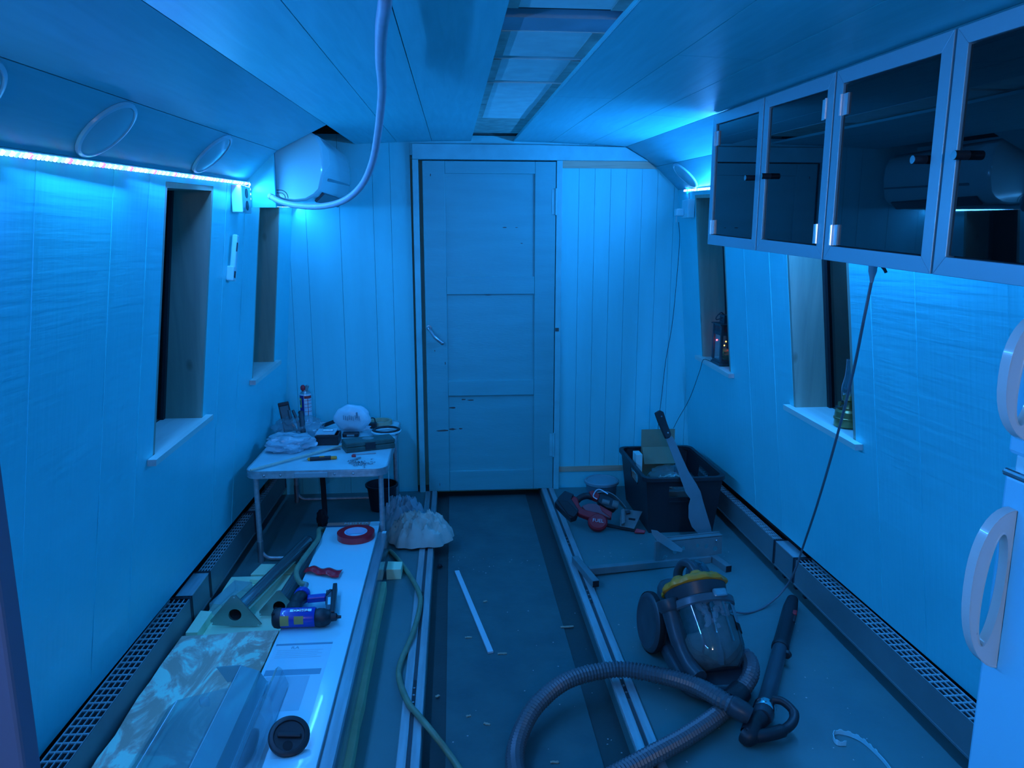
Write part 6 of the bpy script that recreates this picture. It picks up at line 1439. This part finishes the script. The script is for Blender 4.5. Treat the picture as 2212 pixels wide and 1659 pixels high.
# ---- curl of white plastic on the floor
P = [PZ(*q, 0.006) for q in ((1828, 1608), (1808, 1606), (1799, 1592), (1806, 1583), (1830, 1586), (1858, 1598), (1885, 1620), (1915, 1652), (1940, 1690))]
pth = resample(catmull(P, 8), 0.006)
m = MB(); R = []
for i, q in enumerate(pth):
    hgt = 0.014 + (0.004 if (i % 4 < 2 and i < 40) else 0); t = (pth[min(i + 1, len(pth) - 1)] - pth[max(0, i - 1)]).normalized(); sd = t.cross(Vector((0, 0, 1))) * 0.0008
    R.append([q - sd + Vector((0, 0, -0.005)), q + sd + Vector((0, 0, -0.005)), q + sd + Vector((0, 0, hgt - 0.006)), q - sd + Vector((0, 0, hgt - 0.006))])
o = m.rings(R).build('plastic_curl', M_WPLAS, None, 0); tag(o, 'curled white strip of plastic with a notched edge on the floor', 'plastic strip')

# ---- lantern with coloured fairy lights on the far right sill
ly = 3.86; zs_ = zsill(ly) + 0.0008
lc = Vector((XC + half(ly, zs_) + 0.055, ly, zs_))
ln = thing('lantern', 'dark metal lantern full of coloured fairy lights on the sill', 'lantern', lc, (0, 0, 0))
M_LM = mat('lantern_metal', (0.05, 0.085, 0.10), 0.5, 0.3, var=0.2, vscale=30)
def LB(x0, x1, y0, y1, z0, z1, nm, m=None, bev=0.0015, par=None): return MB().box(lc.x + x0, lc.x + x1, lc.y + y0, lc.y + y1, lc.z + z0, lc.z + z1).build(nm, m or M_LM, par or ln, 0, bev)
hw, hl = 0.055, 0.058
LB(-hw - 0.010, hw + 0.010, -hl - 0.010, hl + 0.010, 0.0, 0.014, 'base_plate')
LB(-hw - 0.004, hw + 0.004, -hl - 0.004, hl + 0.004, 0.014, 0.026, 'plinth')
for sx in (-1, 1):
    for sy in (-1, 1): LB(sx * hw - 0.007, sx * hw + 0.007, sy * hl - 0.007, sy * hl + 0.007, 0.026, 0.215, 'corner_post')
vs_ = [rct(-0.036 + 0.018 * k - 0.004, -0.036 + 0.018 * k + 0.004, 0.178, 0.205) for k in range(5)]
for (ox, oy_), xd in (((0, -hl - 0.002), (1, 0, 0)), ((0, hl + 0.002), (1, 0, 0)), ((-hw - 0.002, 0), (0, 1, 0)), ((hw + 0.002, 0), (0, 1, 0))):
    holed('vent_band', rct(-hw, hw, 0.160, 0.215), vs_, lc + Vector((ox, oy_, 0)), xd, (0, 0, 1), 0.003, M_LM, ln)
LB(-hw - 0.014, hw + 0.014, -hl - 0.014, hl + 0.014, 0.215, 0.221, 'roof_plate')
cs_ = [rct(-0.024 + 0.016 * k - 0.003, -0.024 + 0.016 * k + 0.003, 0.230, 0.254) for k in range(4)]
for (ox, oy_), xd in (((0, -0.036), (1, 0, 0)), ((0, 0.036), (1, 0, 0)), ((-0.036, 0), (0, 1, 0)), ((0.036, 0), (0, 1, 0))):
    holed('chimney_side', rct(-0.037, 0.037, 0.221, 0.262), cs_, lc + Vector((ox, oy_, 0)), xd, (0, 0, 1), 0.002, M_LM, ln)
LB(-0.040, 0.040, -0.042, 0.042, 0.262, 0.266, 'chimney_top')
MB().tube(catmull([lc + Vector((-0.036, 0.0, 0.252)), lc + Vector((-0.064, 0, 0.240)), lc + Vector((-0.070, 0, 0.252)), lc + Vector((-0.045, 0, 0.278)), lc + Vector((-0.030, 0, 0.268))], 6), 0.003, 8).build('ring_handle', M_LM, ln)
M_LG = clear('lantern_glass', (0.9, 0.93, 0.93), 0.5, 0.05, 0.03)
for x0, x1, y0, y1 in ((-hw + 0.007, hw - 0.007, -hl - 0.001, -hl + 0.001), (-hw - 0.001, -hw + 0.001, -hl + 0.007, hl - 0.007)): LB(x0, x1, y0, y1, 0.026, 0.160, 'pane', M_LG, 0)
fl_c = [(-0.052, 0.020, 0.128, 'red'), (-0.02, -0.03, 0.125, 'amber'), (0.012, -0.035, 0.118, 'blue'), (-0.015, -0.03, 0.055, 'green'), (0.01, -0.02, 0.070, 'green'), (-0.03, -0.02, 0.068, 'green'), (0.0, 0.01, 0.04, 'green'), (0.005, -0.03, 0.095, 'red'), (-0.03, -0.035, 0.105, 'amber')]
EM = {'red': emis('fairy_red', (1, 0.03, 0.04), 40), 'amber': emis('fairy_amber', (1, 0.45, 0.06), 14), 'blue': emis('fairy_blue', (0.08, 0.08, 1), 18), 'green': emis('fairy_green', (0.03, 1, 0.12), 9)}
for x, y, z, cn in fl_c: MB().ball(lc + Vector((x, y, z)), 0.0034 if cn != 'red' else 0.0042, n=8, m=5).build('fairy_bulb', EM[cn], ln)
MB().tube(catmull([lc + Vector((x, y, z)) for x, y, z, _ in fl_c], 5), 0.0008, 5).build('fairy_wire', M_STEEL, ln)
random.seed(9)
gr = blob(lc + Vector((-0.005, -0.01, 0.055)), (0.035, 0.034, 0.026), 7, 0.4, 4, 3).build('tinsel', mat('tinsel', (0.10, 0.35, 0.16), 0.4), ln)
# its lead up to the socket and down to the crate
q0 = PY(1472, 468, 4.23); a = [Vector((p.x - 0.079, 4.153, 1.614)), PY(1468, 520, 4.27), PY(1462, 600, 4.33), PY(1452, 700, 4.36), PY(1438, 780, 4.36), PY(1430, 850, 4.35), PY(1422, 920, 4.30), PY(1424, 955, 4.22)]
a[0] = bpy.data.objects['plug_adapter'].location + Vector((-0.018, -0.047, -0.0255))
o = MB().tube(resample(catmull(a, 8), 0.02), 0.0016, 6).build('fairy_lead', M_BLACK); tag(o, 'thin dark wire from the plug adapter down the bulkhead to the crate', 'wire')
a = [lc + Vector((-0.066, 0.055, 0.004)), W(1, 3.97, zsill(3.97)) + Vector((-0.033, 0, 0.004)), PY(1512, 800, 4.00), PY(1490, 860, 4.08), PY(1465, 905, 4.14), PY(1455, 925, 4.16)]
o = MB().tube(resample(catmull(a, 8), 0.02), 0.0016, 6).build('fairy_lead', M_BLACK); tag(o, 'thin dark wire from the lantern over the sill into the crate', 'wire')

# ---- brass oil lamp on the near right sill
oy = 2.665; zs_ = zsill(oy) + 0.0008
oc = Vector((XC + half(oy, zs_) + 0.066, oy, zs_))
ol = thing('oil_lamp', 'small brass oil lamp with a glass chimney on the sill', 'oil lamp', oc)
M_BRASS = mat('brass', (0.42, 0.30, 0.13), 0.3, 0.8, var=0.2, vscale=30)
MB().lathe([(0.046, 0.0), (0.050, 0.004), (0.050, 0.028), (0.053, 0.030), (0.053, 0.036), (0.050, 0.038), (0.049, 0.060), (0.042, 0.068), (0.024, 0.072)], oc, n=32).build('font', M_BRASS, ol)
MB().lathe([(0.022, 0.070), (0.018, 0.085), (0.020, 0.098), (0.028, 0.105), (0.026, 0.122), (0.018, 0.130)], oc, n=24).build('burner', M_BRASS, ol)
MB().cyl(oc + Vector((-0.018, 0, 0.090)), oc + Vector((-0.040, -0.004, 0.090)), 0.003, n=8).lathe([(0.010, -0.002), (0.010, 0.003)], oc + Vector((-0.040, -0.004, 0.090)), (-1, 0, 0), 12).build('wick_knob', M_BRASS, ol)
MB().lathe([(0.026, 0.124), (0.030, 0.140), (0.031, 0.160), (0.022, 0.185), (0.021, 0.250), (0.023, 0.262)], oc, n=24, caps=False).build('glass_chimney', clear('lamp_glass', (0.80, 0.88, 0.90), 0.8, 0.04, 0.12, (0.25, 0.42, 0.48)), ol, 60, 0, 0.0012)
MB().tube(catmull([oc + Vector((-0.030, 0, 0.100)), oc + Vector((-0.036, 0, 0.15)), oc + Vector((-0.026, 0, 0.20)), oc + Vector((-0.024, 0, 0.26))], 6), 0.0012, 5).build('wire_stay', M_STEEL, ol)
